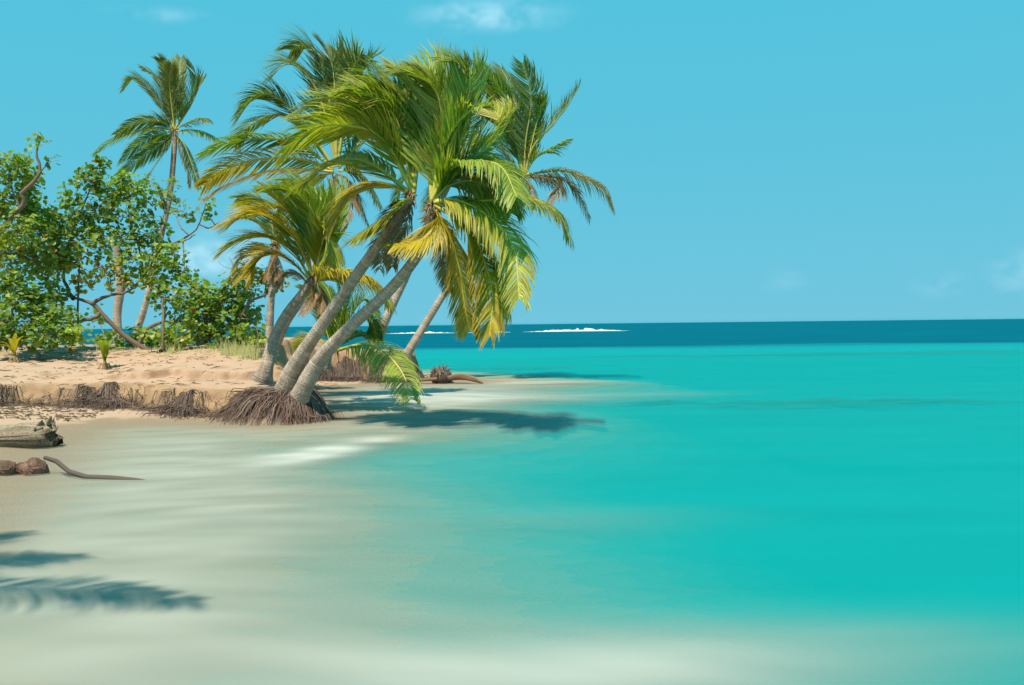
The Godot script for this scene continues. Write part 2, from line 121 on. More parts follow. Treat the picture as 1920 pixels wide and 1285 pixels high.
var TREES := [
{"n":"t1","c":[
	[V(-11.13,6.09,-24.00),0.22,0.14,34,"l"],
	[V(-10.91,5.62,-24.00),0.14,0.16,22,"d"],
	[V(-11.30,5.81,-24.00),0.13,0.10,10,"l"],
	[V(-12.00,5.54,-24.20),0.49,0.33,330,"l"],
	[V(-11.76,5.32,-24.50),0.41,0.39,330,"l"],
	[V(-12.29,4.81,-24.50),0.62,0.52,520,"g"],
	[V(-11.82,4.81,-25.00),0.29,0.34,180,"g"],
	[V(-11.84,4.01,-24.20),0.70,0.54,640,"l"],
	[V(-11.64,3.82,-25.00),0.59,0.59,520,"g"],
	[V(-12.01,3.23,-24.00),0.57,0.48,430,"l"],
	[V(-11.52,3.03,-25.00),0.53,0.42,360,"l"],
	[V(-11.55,4.25,-25.40),0.35,0.40,240,"g"],
	[V(-11.79,4.50,-25.20),0.37,0.40,240,"l"],
	[V(-11.59,3.46,-25.60),0.46,0.46,300,"g"],
	[V(-11.90,2.61,-24.40),0.64,0.31,330,"l"],
	[V(-11.49,2.50,-25.20),0.40,0.29,220,"g"]],
"l":[
	[[V(-12.72,3.52,-24.40),V(-12.17,4.05,-24.30),V(-11.73,4.49,-24.20),V(-11.58,4.78,-24.10),V(-11.63,4.86,-24.10),V(-11.16,5.29,-24.00),V(-11.21,5.62,-24.00),V(-11.20,5.85,-24.00),V(-11.12,6.10,-24.00)],0.075,0.018],
	[[V(-11.16,5.29,-24.00),V(-11.03,5.47,-24.00),V(-10.92,5.62,-24.00)],0.020,0.010],
	[[V(-11.98,4.25,-24.30),V(-12.16,4.46,-24.30),V(-12.41,4.67,-24.40)],0.030,0.020],
	[[V(-13.21,1.13,-25.00),V(-13.02,2.38,-24.80),V(-12.72,3.52,-24.40)],0.160,0.090],
	[[V(-11.73,4.49,-24.20),V(-11.94,5.03,-24.20),V(-12.00,5.51,-24.20)],0.030,0.012],
	[[V(-12.72,3.52,-24.40),V(-11.92,3.40,-24.60),V(-11.52,3.09,-25.00)],0.050,0.020],
	[[V(-12.86,3.15,-24.60),V(-12.15,3.51,-24.30),V(-11.84,4.01,-24.20)],0.050,0.020]]},
{"n":"t2","c":[
	[V(-10.55,5.78,-26.00),0.25,0.22,100,"g"],
	[V(-10.91,5.40,-26.00),0.47,0.33,250,"g"],
	[V(-11.36,4.96,-26.00),0.33,0.19,120,"g"],
	[V(-10.42,5.30,-26.30),0.58,0.42,380,"g"],
	[V(-9.84,5.36,-26.60),0.56,0.37,320,"l"],
	[V(-9.35,5.10,-27.00),0.66,0.49,240,"s"],
	[V(-8.71,4.69,-27.00),0.34,0.31,60,"s"],
	[V(-10.79,4.64,-26.00),0.69,0.47,430,"d"],
	[V(-11.41,4.31,-26.00),0.58,0.41,330,"g"],
	[V(-10.12,4.54,-26.40),0.77,0.47,430,"g"],
	[V(-10.99,3.81,-25.80),0.75,0.46,430,"l"],
	[V(-10.19,3.82,-26.00),0.76,0.47,430,"g"],
	[V(-9.33,4.04,-26.30),0.56,0.47,300,"d"],
	[V(-9.51,3.40,-26.00),0.69,0.41,360,"l"],
	[V(-8.62,3.42,-25.80),0.46,0.35,260,"l"],
	[V(-8.97,2.97,-25.80),0.55,0.35,280,"g"],
	[V(-8.29,2.89,-25.60),0.32,0.19,120,"g"],
	[V(-11.01,3.20,-25.80),0.63,0.41,230,"y"],
	[V(-10.34,3.00,-26.00),0.63,0.36,230,"y"],
	[V(-9.72,2.80,-25.80),0.41,0.25,120,"y"],
	[V(-11.01,2.72,-25.80),0.30,0.19,60,"y"],
	[V(-11.63,3.63,-26.00),0.55,0.55,330,"g"],
	[V(-7.69,4.73,-25.50),0.22,0.13,30,"l"],
	[V(-7.60,4.38,-25.50),0.22,0.13,36,"g"],
	[V(-8.77,2.42,-25.60),0.41,0.30,150,"g"],
	[V(-8.51,1.94,-25.60),0.46,0.30,160,"d"],
	[V(-8.90,2.56,-25.60),0.24,0.19,70,"d"]],
"l":[
	[[V(-9.07,0.89,-25.60),V(-9.60,1.28,-25.60),V(-10.03,1.62,-25.50),V(-10.36,2.03,-25.50),V(-10.65,2.26,-25.50),V(-11.00,2.38,-25.60),V(-11.43,2.48,-25.80),V(-11.86,2.45,-26.00)],0.070,0.025],
	[[V(-10.60,2.23,-25.50),V(-10.31,2.42,-25.60),V(-10.00,2.48,-25.70),V(-9.72,2.58,-25.80),V(-9.48,2.92,-26.00)],0.050,0.020],
	[[V(-11.10,2.38,-25.60),V(-11.27,2.58,-25.70),V(-11.42,2.93,-25.80),V(-11.43,3.62,-26.00),V(-11.06,4.58,-26.00),V(-10.71,5.39,-26.00)],0.060,0.015],
	[[V(-10.36,2.03,-25.50),V(-10.56,1.86,-25.40),V(-10.99,1.78,-25.40),V(-11.35,1.76,-25.30)],0.055,0.030],
	[[V(-9.48,2.92,-26.00),V(-9.62,3.62,-26.20),V(-9.98,4.61,-26.40),V(-9.91,5.33,-26.60)],0.035,0.012],
	[[V(-9.48,2.92,-26.00),V(-9.06,3.61,-26.10),V(-8.61,3.80,-26.00),V(-8.10,4.04,-25.80),V(-7.93,4.24,-25.70),V(-7.79,4.50,-25.60)],0.035,0.016],
	[[V(-8.61,3.80,-26.00),V(-8.40,3.84,-26.00),V(-8.05,3.98,-25.80)],0.020,0.012],
	[[V(-8.24,3.98,-25.80),V(-8.43,4.19,-25.80),V(-8.60,4.48,-26.00)],0.020,0.012],
	[[V(-7.93,4.24,-25.70),V(-7.64,4.12,-25.60),V(-7.33,4.27,-25.50)],0.022,0.010],
	[[V(-9.06,3.61,-26.10),V(-9.08,4.62,-26.60),V(-9.35,5.10,-27.00)],0.025,0.010],
	[[V(-10.92,1.30,-25.40),V(-10.96,2.10,-25.50),V(-11.03,3.20,-25.80)],0.030,0.020],
	[[V(-9.50,1.17,-25.60),V(-9.26,1.57,-25.60),V(-8.92,1.73,-25.60),V(-8.51,1.75,-25.60),V(-8.18,1.64,-25.60)],0.055,0.035]]},
{"n":"t3","c":[
	[V(-7.59,2.57,-24.50),0.31,0.26,150,"l"],
	[V(-7.30,2.31,-24.50),0.52,0.39,330,"g"],
	[V(-6.74,2.43,-24.60),0.52,0.44,380,"g"],
	[V(-7.21,1.79,-24.40),0.59,0.39,330,"g"],
	[V(-6.55,1.91,-24.60),0.55,0.34,300,"g"],
	[V(-6.17,2.55,-24.40),0.34,0.31,150,"l"],
	[V(-5.79,2.79,-24.20),0.33,0.23,120,"y"],
	[V(-5.48,2.73,-24.20),0.31,0.18,80,"y"],
	[V(-6.29,3.00,-24.40),0.21,0.13,40,"l"],
	[V(-7.72,1.99,-24.40),0.39,0.44,190,"g"],
	[V(-7.93,1.41,-24.40),0.46,0.26,220,"l"],
	[V(-7.03,1.34,-24.20),0.51,0.23,280,"d"],
	[V(-6.39,1.46,-24.20),0.43,0.26,260,"l"],
	[V(-8.57,1.48,-24.60),0.39,0.26,160,"l"],
	[V(-6.73,2.82,-24.60),0.23,0.16,50,"g"],
	[V(-6.02,1.20,-24.00),0.28,0.15,90,"l"],
	[V(-7.06,2.05,-24.80),0.66,0.52,420,"g"],
	[V(-7.66,1.66,-24.80),0.45,0.45,260,"l"],
	[V(-7.91,2.32,-24.60),0.29,0.31,110,"g"]],
"l":[
	[[V(-6.71,1.07,-24.40),V(-6.68,1.27,-24.40),V(-6.59,1.63,-24.40),V(-6.38,2.11,-24.30),V(-5.99,2.34,-24.20),V(-5.76,2.44,-24.20),V(-5.68,2.56,-24.20),V(-5.60,2.77,-24.20)],0.050,0.018],
	[[V(-6.47,1.91,-24.30),V(-6.26,1.78,-24.20),V(-6.11,1.65,-24.10)],0.022,0.012],
	[[V(-8.55,1.03,-24.50),V(-7.96,1.28,-24.50),V(-7.41,1.28,-24.40)],0.050,0.030],
	[[V(-7.29,1.08,-24.40),V(-7.40,1.79,-24.50),V(-7.34,2.31,-24.50)],0.045,0.020],
	[[V(-8.41,1.10,-24.30),V(-8.39,1.67,-24.30),V(-8.44,2.32,-24.40)],0.040,0.025],
	[[V(-6.73,2.82,-24.50),V(-6.75,3.10,-24.50),V(-6.83,3.31,-24.50)],0.010,0.005],
	[[V(-6.73,3.01,-24.50),V(-6.96,3.08,-24.50),V(-7.11,3.21,-24.50)],0.008,0.004],
	[[V(-6.75,3.10,-24.50),V(-6.65,3.23,-24.50),V(-6.61,3.36,-24.50)],0.007,0.004],
	[[V(-6.68,1.27,-24.40),V(-6.74,2.30,-24.50),V(-6.73,2.82,-24.50)],0.040,0.012],
	[[V(-7.48,1.09,-24.20),V(-7.13,1.21,-24.10),V(-6.81,1.34,-24.10)],0.035,0.020]]},
{"n":"t4","c":[
	[V(-11.90,2.34,-24.00),0.63,0.41,430,"g"],
	[V(-11.36,2.15,-24.20),0.59,0.38,430,"d"],
	[V(-10.77,1.83,-24.00),0.56,0.38,430,"g"],
	[V(-11.59,1.77,-23.60),0.69,0.40,560,"g"],
	[V(-10.81,1.45,-23.40),0.62,0.30,480,"g"],
	[V(-10.13,1.45,-23.40),0.32,0.22,200,"l"],
	[V(-11.68,1.40,-23.40),0.49,0.22,260,"d"]],
"l":[
	[[V(-11.32,1.08,-23.80),V(-11.28,1.58,-23.90),V(-11.32,2.15,-24.10)],0.050,0.020],
	[[V(-11.32,1.14,-23.80),V(-10.94,1.45,-23.80),V(-10.77,1.83,-24.00)],0.040,0.020],
	[[V(-11.38,1.14,-23.80),V(-11.64,1.58,-23.70),V(-11.90,2.28,-24.00)],0.040,0.020]]},
{"n":"t5","c":[
	[V(-10.80,1.25,-28.00),0.38,0.21,130,"l"],
	[V(-10.28,1.37,-28.00),0.44,0.27,170,"l"],
	[V(-9.76,1.24,-28.00),0.44,0.21,150,"l"],
	[V(-9.32,1.24,-28.00),0.30,0.18,90,"g"],
	[V(-11.52,1.43,-28.50),0.36,0.27,90,"g"],
	[V(-12.01,2.01,-29.00),0.40,0.31,80,"g"]],
"l":[
	[[V(-10.33,1.03,-28.00),V(-10.30,1.25,-28.00),V(-10.26,1.39,-28.00)],0.030,0.015],
	[[V(-11.45,1.03,-28.50),V(-11.50,1.40,-28.50),V(-11.94,1.98,-29.00)],0.030,0.012]]}]


func V(x: float, y: float, z: float) -> Vector3:
	return Vector3(x, y, z)

# ---------------------------------------------------------------- mesh building
class MB:
	var v := PackedVector3Array()
	var n := PackedVector3Array()
	var c := PackedColorArray()
	var uv := PackedVector2Array()
	var ix := PackedInt32Array()
	func vert(p: Vector3, nn: Vector3, cc: Color, t := Vector2.ZERO) -> int:
		v.append(p); n.append(nn); c.append(cc); uv.append(t)
		return v.size() - 1
	func tri(a: int, b: int, d: int) -> void:
		# front faces run clockwise; keep them on the side that the normals point to
		if (v[d] - v[a]).cross(v[b] - v[a]).dot(n[a] + n[b] + n[d]) >= 0.0:
			ix.append(a); ix.append(b); ix.append(d)
		else:
			ix.append(a); ix.append(d); ix.append(b)
	func quad(a: int, b: int, d: int, e: int) -> void:
		tri(a, b, d); tri(a, d, e)
	func mesh(m: Material) -> ArrayMesh:
		var a := []
		a.resize(Mesh.ARRAY_MAX)
		a[Mesh.ARRAY_VERTEX] = v; a[Mesh.ARRAY_NORMAL] = n; a[Mesh.ARRAY_COLOR] = c; a[Mesh.ARRAY_TEX_UV] = uv; a[Mesh.ARRAY_INDEX] = ix
		var r := ArrayMesh.new()
		r.add_surface_from_arrays(Mesh.PRIMITIVE_TRIANGLES, a)
		r.surface_set_material(0, m)
		return r
	# a tube along points with a radius at each; colour ca at the start to cb at the end
	func tube(p: PackedVector3Array, r: PackedFloat32Array, sides: int, ca: Color, cb: Color, cap := true) -> void:
		var k := p.size()
		var t0 := (p[1] - p[0]).normalized()
		var s := t0.cross(Vector3(0.31, 0.2, 0.93))
		if s.length() < 0.05:
			s = t0.cross(Vector3.RIGHT)
		s = s.normalized()
		var start := v.size()
		for i in k:
			var t := (p[mini(i + 1, k - 1)] - p[maxi(i - 1, 0)]).normalized()
			s = (s - t * s.dot(t)).normalized()
			var b := t.cross(s)
			var cc := ca.lerp(cb, float(i) / (k - 1))
			for j in sides:
				var a := TAU * j / sides
				var d := s * cos(a) + b * sin(a)
				vert(p[i] + d * r[i], d, cc, Vector2(float(j) / sides, i))
		for i in k - 1:
			for j in sides:
				var a := start + i * sides + j
				var e := start + i * sides + (j + 1) % sides
				quad(a, a + sides, e + sides, e)
		if cap:
			var last := start + (k - 1) * sides
			for j in range(1, sides - 1):
				tri(last, last + j + 1, last + j)

func lin(r: float, g: float, b: float, a := 1.0) -> Color:
	return Color(r, g, b, a)

func srgb(r: float, g: float, b: float, a := 1.0) -> Color:
	var c := Color(r, g, b).linear_to_srgb()
	c.a = a
	return c

func mat(called: String, rough: float, spec := 0.3) -> StandardMaterial3D:
	var m := StandardMaterial3D.new()
	m.resource_name = called
	m.vertex_color_use_as_albedo = true
	m.roughness = rough
	m.metallic_specular = spec
	m.cull_mode = BaseMaterial3D.CULL_DISABLED
	return m

func noise_tex(seed_value: int, freq: float, octaves: int, lo: Color, hi: Color, size := 512) -> NoiseTexture2D:
	var f := FastNoiseLite.new()
	f.seed = seed_value
	f.frequency = freq
	f.fractal_octaves = octaves
	var t := NoiseTexture2D.new()
	t.width = size; t.height = size
	t.seamless = true
	t.noise = f
	var g := Gradient.new()
	g.set_color(0, lo); g.set_color(1, hi)
	t.color_ramp = g
	return t

func put(parent: Node, called: String, mesh: Mesh, at := Vector3.ZERO) -> MeshInstance3D:
	var o := MeshInstance3D.new()
	o.name = called
	o.mesh = mesh
	o.position = at
	parent.add_child(o, true)
	return o

var used := {}
func numbered(called: String) -> String:
	var k: int = used.get(called, 0)
	used[called] = k + 1
	return called if k == 0 else "%s_%03d" % [called, k]

func tag(o: Node, label: String, category: String, group := "", kind := "") -> void:
	if label: o.set_meta("label", label)
	if category: o.set_meta("category", category)
	if group: o.set_meta("group", group)
	if kind: o.set_meta("kind", kind)

func thing(called: String, at: Vector3, label: String, category: String, group := "") -> Node3D:
	var o := Node3D.new()
	o.name = numbered(called)
	o.position = at
	add_child(o)
	tag(o, label, category, group)
	return o

func spline(p: Array, u: float) -> Vector3:
	var k := p.size() - 1
	var f := clampf(u, 0.0, 1.0) * k
	var i := mini(int(f), k - 1)
	var t := f - i
	var b: Vector3 = p[i]
	var c: Vector3 = p[i + 1]
	var a: Vector3 = p[i - 1] if i > 0 else b * 2.0 - c
	var d: Vector3 = p[i + 2] if i + 2 <= k else c * 2.0 - b
	return 0.5 * (2.0 * b + (c - a) * t + (2.0 * a - 5.0 * b + 4.0 * c - d) * t * t + (3.0 * b - a - 3.0 * c + d) * t * t * t)

func jig(r: RandomNumberGenerator, s: float) -> Vector3:
	return Vector3(r.randf_range(-s, s), r.randf_range(-s, s), r.randf_range(-s, s))

# ---------------------------------------------------------------- the land
# outlines in plan, x and distance ahead
var SHORE := PackedVector2Array([Vector2(-70, -30), Vector2(-4.0, -30), Vector2(-3.6, 0), Vector2(-3.9, 4), Vector2(-4.5, 8), Vector2(-5.4, 10.6), Vector2(-6.3, 13.4), Vector2(-7.0, 15.6), Vector2(-6.6, 16.8), Vector2(-5.4, 16.9), Vector2(-4.6, 16.5), Vector2(-4.05, 16.35), Vector2(-3.5, 16.7), Vector2(-3.3, 17.6), Vector2(-3.7, 20), Vector2(-4.4, 23.5), Vector2(-4.7, 26), Vector2(-4.0, 27.1), Vector2(-2.6, 27.2), Vector2(-1.2, 27.5), Vector2(-0.7, 28.2), Vector2(-1.6, 29.4), Vector2(-3.2, 32), Vector2(-6, 35.5), Vector2(-14, 39), Vector2(-70, 44)])
var BANK := PackedVector2Array([Vector2(-70, 20), Vector2(-13, 19.3), Vector2(-10.2, 19.1), Vector2(-9.3, 19.3), Vector2(-8.3, 19.0), Vector2(-7.2, 18.9), Vector2(-6.4, 18.3), Vector2(-5.4, 17.7), Vector2(-4.7, 17.3), Vector2(-4.2, 16.95), Vector2(-3.8, 17.1), Vector2(-3.7, 17.8), Vector2(-4.1, 19.6), Vector2(-4.9, 22), Vector2(-5.6, 25), Vector2(-5.8, 27.7), Vector2(-4.9, 28.3), Vector2(-3.6, 28.1), Vector2(-2.9, 28.2), Vector2(-2.5, 28.8), Vector2(-3.1, 30.5), Vector2(-5, 33), Vector2(-8, 36), Vector2(-14, 38), Vector2(-70, 42)])
const GX0 := -17.0
const GD0 := -3.0
const GS := 0.2
const GNX := 136
const GND := 235
var g_shore := PackedFloat32Array()
var g_bank := PackedFloat32Array()
var nz := FastNoiseLite.new()
var nf := FastNoiseLite.new()

func sdf(poly: PackedVector2Array, p: Vector2) -> float:
	var d := 1e9
	var inside := false
	var k := poly.size()
	for i in k:
		var a := poly[i]
		var b := poly[(i + 1) % k]
		var e := b - a
		var w := p - a
		var t := clampf(w.dot(e) / e.length_squared(), 0.0, 1.0)
		d = minf(d, (w - e * t).length_squared())
		if (a.y > p.y) != (b.y > p.y) and p.x < (b.x - a.x) * (p.y - a.y) / (b.y - a.y) + a.x:
			inside = not inside
	return sqrt(d) if inside else -sqrt(d)

func grid_at(g: PackedFloat32Array, x: float, d: float) -> float:
	var fx := clampf((x - GX0) / GS, 0.0, GNX - 1.001)
	var fd := clampf((d - GD0) / GS, 0.0, GND - 1.001)
	var i := int(fx)
	var j := int(fd)
	fx -= i; fd -= j
	var k := j * GNX + i
	return lerpf(lerpf(g[k], g[k + 1], fx), lerpf(g[k + GNX], g[k + GNX + 1], fx), fd)

const DOME := Vector2(-3.74, 17.4)

func dome_r(x: float, d: float) -> float:
	return Vector2((x - DOME.x) / (1.36 if x < DOME.x else 0.52), (d - DOME.y) / (0.95 if d < DOME.y else 0.8)).length()

func step_at(x: float, d: float) -> float:
	return d - 20.3 - 0.25 * sin(x * 1.7) - 0.6 * nz.get_noise_2d(x * 40.0, 5.0) - 0.25 * nf.get_noise_2d(x * 40.0, d * 40.0)

func land(x: float, d: float) -> Vector3:
	# height, distance inland of the water's edge, distance inland of the bank's edge
	if x > 9.0 or d > 43.5:
		return Vector3(-1.6, -9.0, -9.0)
	var s2 := grid_at(g_shore, x, d) + 0.22 * nz.get_noise_2d(x * 30.0, d * 30.0)
	var s1 := grid_at(g_bank, x, d) + 0.30 * nz.get_noise_2d(x * 90.0 + 50.0, d * 90.0) + 0.16 * nf.get_noise_2d(x * 90.0, d * 90.0)
	var h: float
	if s2 < 0.0:
		var s := -s2
		h = -0.008 * s
		if s > 2.0:
			var t := s - 2.0
			h -= t * (0.008 + t * (0.005 + t * 0.003))
		h = maxf(h, -1.6)
		h += (0.010 * nz.get_noise_2d(x * 14.0, d * 60.0) + (0.014 + 0.05 * smoothstep(3.0, 6.0, s)) * nf.get_noise_2d(x * 22.0, d * 130.0)) * clampf(s * 0.7, 0.0, 1.0)
	else:
		h = 0.27 * (1.0 - exp(-s2 * 0.30))
	h += 0.02 * nz.get_noise_2d(x * 60.0, d * 60.0 + 300.0) * clampf(s2 + 0.3, 0.0, 1.0)
	var top := 0.50 + 0.60 * smoothstep(18.0, 27.0, d)
	top = lerpf(top, 0.74, smoothstep(-6.2, -5.2, x) * smoothstep(24.0, 27.0, d))
	top -= 0.75 * smoothstep(31.0, 37.0, d)
	top += 0.06 * nz.get_noise_2d(x * 25.0 + 700.0, d * 25.0) + 0.025 * nf.get_noise_2d(x * 60.0, d * 60.0 + 90.0)
	top += 0.15 * smoothstep(-0.05, 0.08, step_at(x, d)) * smoothstep(-9.0, -7.0, x)
	h = lerpf(h, maxf(h, top), smoothstep(-0.06, 0.42, s1))
	var r := dome_r(x, d) + 0.12 * nz.get_noise_2d(x * 60.0, d * 60.0)
	if r < 1.0:
		h = maxf(h, 0.56 * pow(1.0 - pow(maxf(r, 0.0), 2.0), 0.75) - 0.02 + 0.06 * nf.get_noise_2d(x * 60.0, d * 60.0))
	return Vector3(h, s2, s1)

func ground_y(x: float, z: float) -> float:
	return land(x, -z).x

func on_land(p: Vector3, sink := 0.0) -> Vector3:
	return Vector3(p.x, ground_y(p.x, p.z) - sink, p.z)

func lines(parts: Array) -> PackedFloat32Array:
	var o := PackedFloat32Array()
	for q in parts:
		var a: float = q[0]
		while a < q[1] - 1e-4:
			o.append(a)
			a += q[2]
	return o

func build_beach() -> void:
	var xs := lines([[-600.0, -100.0, 125.0], [-100.0, -30.0, 14.0], [-30.0, -14.0, 2.0], [-14.0, -10.0, 0.08], [-10.0, -2.5, 0.05], [-2.5, 0.0, 0.08], [0.0, 5.0, 0.08], [5.0, 9.0, 0.25], [9.0, 40.0, 4.0], [40.0, 641.0, 150.0]])
	var ds := lines([[-100.0, -10.0, 20.0], [-10.0, 3.0, 1.0], [3.0, 12.0, 0.06], [12.0, 16.4, 0.08], [16.4, 20.6, 0.05], [20.6, 30.0, 0.09], [30.0, 42.0, 0.3], [42.0, 80.0, 5.0], [80.0, 601.0, 130.0]])
	var b := MB.new()
	var nx := xs.size()
	var hs := PackedFloat32Array()
	hs.resize(nx * ds.size())
	for j in ds.size():
		for i in nx:
			var x := xs[i]
			var d := ds[j]
			var l := land(x, d)
			hs[j * nx + i] = l.x
			var sp := nf.get_noise_2d(x * 45.0, d * 45.0)
			var big := nz.get_noise_2d(x * 18.0, d * 18.0)
			# dry pale sand; earthier on the bank, with shade painted at its foot and step; damp where the swash reaches; pale under water
			var c := lin(0.53, 0.38, 0.28)
			c = c.lerp(lin(0.55, 0.375, 0.27), clampf(0.5 + big * 1.5, 0.0, 1.0) * smoothstep(0.2, 0.9, l.z))
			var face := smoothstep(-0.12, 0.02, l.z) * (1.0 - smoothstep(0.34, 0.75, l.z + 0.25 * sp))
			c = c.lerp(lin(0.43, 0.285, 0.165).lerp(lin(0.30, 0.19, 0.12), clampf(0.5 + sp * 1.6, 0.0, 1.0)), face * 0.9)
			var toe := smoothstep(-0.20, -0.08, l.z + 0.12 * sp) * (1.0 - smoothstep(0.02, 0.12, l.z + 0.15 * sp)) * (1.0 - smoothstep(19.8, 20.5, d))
			c = c.lerp(lin(0.13, 0.09, 0.065), toe * 0.85)  # dark debris line at the bank foot, with the undercut shade painted in
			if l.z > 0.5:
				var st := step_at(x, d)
				c = c.lerp(lin(0.30, 0.17, 0.10), 0.75 * smoothstep(-0.10, -0.02, st) * (1.0 - smoothstep(0.06, 0.14, st)) * smoothstep(-8.6, -7.4, x) * clampf(0.7 + sp, 0.0, 1.0))  # shade on the small terrace step, painted as a darker reddish tone
			var litter := clampf(sp * 3.0 - 0.55 + 1.2 * smoothstep(23.5, 26.0, d), 0.0, 1.0) * smoothstep(0.5, 1.2, l.z)
			c = c.lerp(lin(0.27, 0.19, 0.11), litter * 0.6)
			var wet := 1.0 - smoothstep(0.035, 0.075, l.x + 0.03 * big + 0.02 * sp)
			c = c.lerp(lin(0.31, 0.245, 0.17), wet * (1.0 - smoothstep(0.2, 1.6, -l.y)))
			c = c.lerp(lin(0.36, 0.33, 0.205), smoothstep(0.2, 1.6, -l.y))
			var dr := dome_r(x, d)
			c = c.lerp(lin(0.13, 0.09, 0.07), (1.0 - smoothstep(0.9, 1.02, dr)) * smoothstep(0.28, 0.5, dr + 0.3 * sp))
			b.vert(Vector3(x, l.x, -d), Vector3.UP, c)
	for j in ds.size():
		for i in nx:
			var i0 := maxi(i - 1, 0)
			var i1 := mini(i + 1, nx - 1)
			var j0 := maxi(j - 1, 0)
			var j1 := mini(j + 1, ds.size() - 1)
			var gx := (hs[j * nx + i1] - hs[j * nx + i0]) / (xs[i1] - xs[i0])
			var gd := (hs[j1 * nx + i] - hs[j0 * nx + i]) / (ds[j1] - ds[j0])
			b.n[j * nx + i] = Vector3(-gx, 1.0, gd).normalized()
			if i > 0 and j > 0:
				var a := j * nx + i
				b.quad(a - nx - 1, a - 1, a, a - nx)
	var m := mat("sand", 0.95, 0.2)
	m.albedo_texture = noise_tex(5, 0.05, 5, Color(0.88, 0.87, 0.86), Color(1, 1, 1))
	m.uv1_triplanar = true
	m.uv1_world_triplanar = true
	m.uv1_scale = Vector3(0.9, 0.9, 0.9)
	m.heightmap_enabled = true
	m.heightmap_texture = noise_tex(9, 0.06, 4, Color.BLACK, Color.WHITE)
	m.heightmap_scale = 1.2
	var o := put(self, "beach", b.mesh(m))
	tag(o, "", "", "", "structure")

# ---------------------------------------------------------------- the sea
func build_sea() -> void:
	var sea := Node3D.new()
	sea.name = "sea"
	add_child(sea)
	tag(sea, "", "", "", "structure")
	# milky lagoon water as thin layers of suspended lime, so that its colour comes from how deep it stands over the sand
	var wm := StandardMaterial3D.new()
	wm.resource_name = "lagoon_water"
	wm.transparency = BaseMaterial3D.TRANSPARENCY_ALPHA
	wm.albedo_color = srgb(0.0, 0.425, 0.43, 0.29)
	wm.albedo_texture = noise_tex(51, 0.012, 3, Color(1, 1, 1, 0.62), Color(1, 1, 1, 1.0))
	wm.roughness = 0.6
	wm.metallic_specular = 0.0
	wm.cull_mode = BaseMaterial3D.CULL_DISABLED
	var depths := []
	for k in 10:
		depths.append(0.010 + 0.014 * k + 0.0050 * k * k)
	for k in depths.size():
		var b := MB.new()
		var far := 70.0 - 2.0 * k
		for i in 301:
			var x := -150.0 + 1.0 * i
			var e := far + 6.0 * nz.get_noise_2d(x * 2.5, k * 37.0) - 0.03 * x
			b.vert(Vector3(x, -depths[k], 20.0), Vector3.UP, Color.WHITE, Vector2(x / 34.0 + k * 0.17, -20.0 / 9.0 + k * 0.31))
			b.vert(Vector3(x, -depths[k], -e), Vector3.UP, Color.WHITE, Vector2(x / 34.0 + k * 0.17, e / 9.0 + k * 0.31))
			if i > 0:
				b.quad(2 * i - 2, 2 * i - 1, 2 * i + 1, 2 * i)
		if k == 0:
			var gloss: StandardMaterial3D = wm.duplicate()
			gloss.roughness = 0.28
			gloss.metallic_specular = 0.22
			put(sea, "water_surface", b.mesh(gloss))
		else:
			put(sea, "water_layer", b.mesh(wm))
	# clear deep water beyond the lagoon
	var dm := mat("deep_water", 0.6, 0.05)
	dm.albedo_texture = noise_tex(21, 0.012, 4, Color(0.70, 0.80, 0.86), Color(1, 1, 1))
	dm.uv1_triplanar = true
	dm.uv1_world_triplanar = true
	dm.uv1_scale = Vector3(0.004, 0.004, 0.02)
	var q := MB.new()
	var c := lin(0.0, 0.13, 0.185)
	q.vert(V(-30000, -0.75, -52), Vector3.UP, c); q.vert(V(30000, -0.75, -52), Vector3.UP, c)
	q.vert(V(30000, -0.75, -30000), Vector3.UP, c); q.vert(V(-30000, -0.75, -30000), Vector3.UP, c)
	q.quad(0, 3, 2, 1)
	put(sea, "deep_water", q.mesh(dm))

func seagrass(label: String, x: float, d: float, wide: float, deep: float, seed_value: int) -> void:
	# short dark turf growing close under the surface: low ragged ridges
	var r := RandomNumberGenerator.new()
	r.seed = seed_value
	var b := MB.new()
	for k in 150:
		var u := clampf(r.randfn(0.0, 0.42), -1.1, 1.1)
		var cx := x + wide * u
		var cd := d + deep * clampf(r.randfn(0.0, 0.45), -1.0, 1.0) * sqrt(maxf(0.05, 1.2 - u * u)) + 0.12 * deep * sin(u * 5.0)
		var lx := wide * r.randf_range(0.08, 0.28)
		var ld := deep * r.randf_range(0.06, 0.18)
		var y := -0.04 - r.randf_range(0.0, 0.12)
		var c := lin(0.02, 0.075, 0.06).lerp(lin(0.05, 0.11, 0.06), r.randf())
		var mid := b.vert(V(cx, y, -cd), Vector3.UP, c)
		for i in 10:
			var a := TAU * i / 10.0
			b.vert(V(cx + cos(a) * lx * r.randf_range(0.7, 1.1), y - 0.04, -cd + sin(a) * ld * r.randf_range(0.7, 1.1)), Vector3.UP, c)
		for i in 10:
			b.tri(mid, mid + 1 + i, mid + 1 + (i + 1) % 10)
	tag(put(self, numbered("seagrass_patch"), b.mesh(wood_m)), label, "seagrass", "", "stuff")

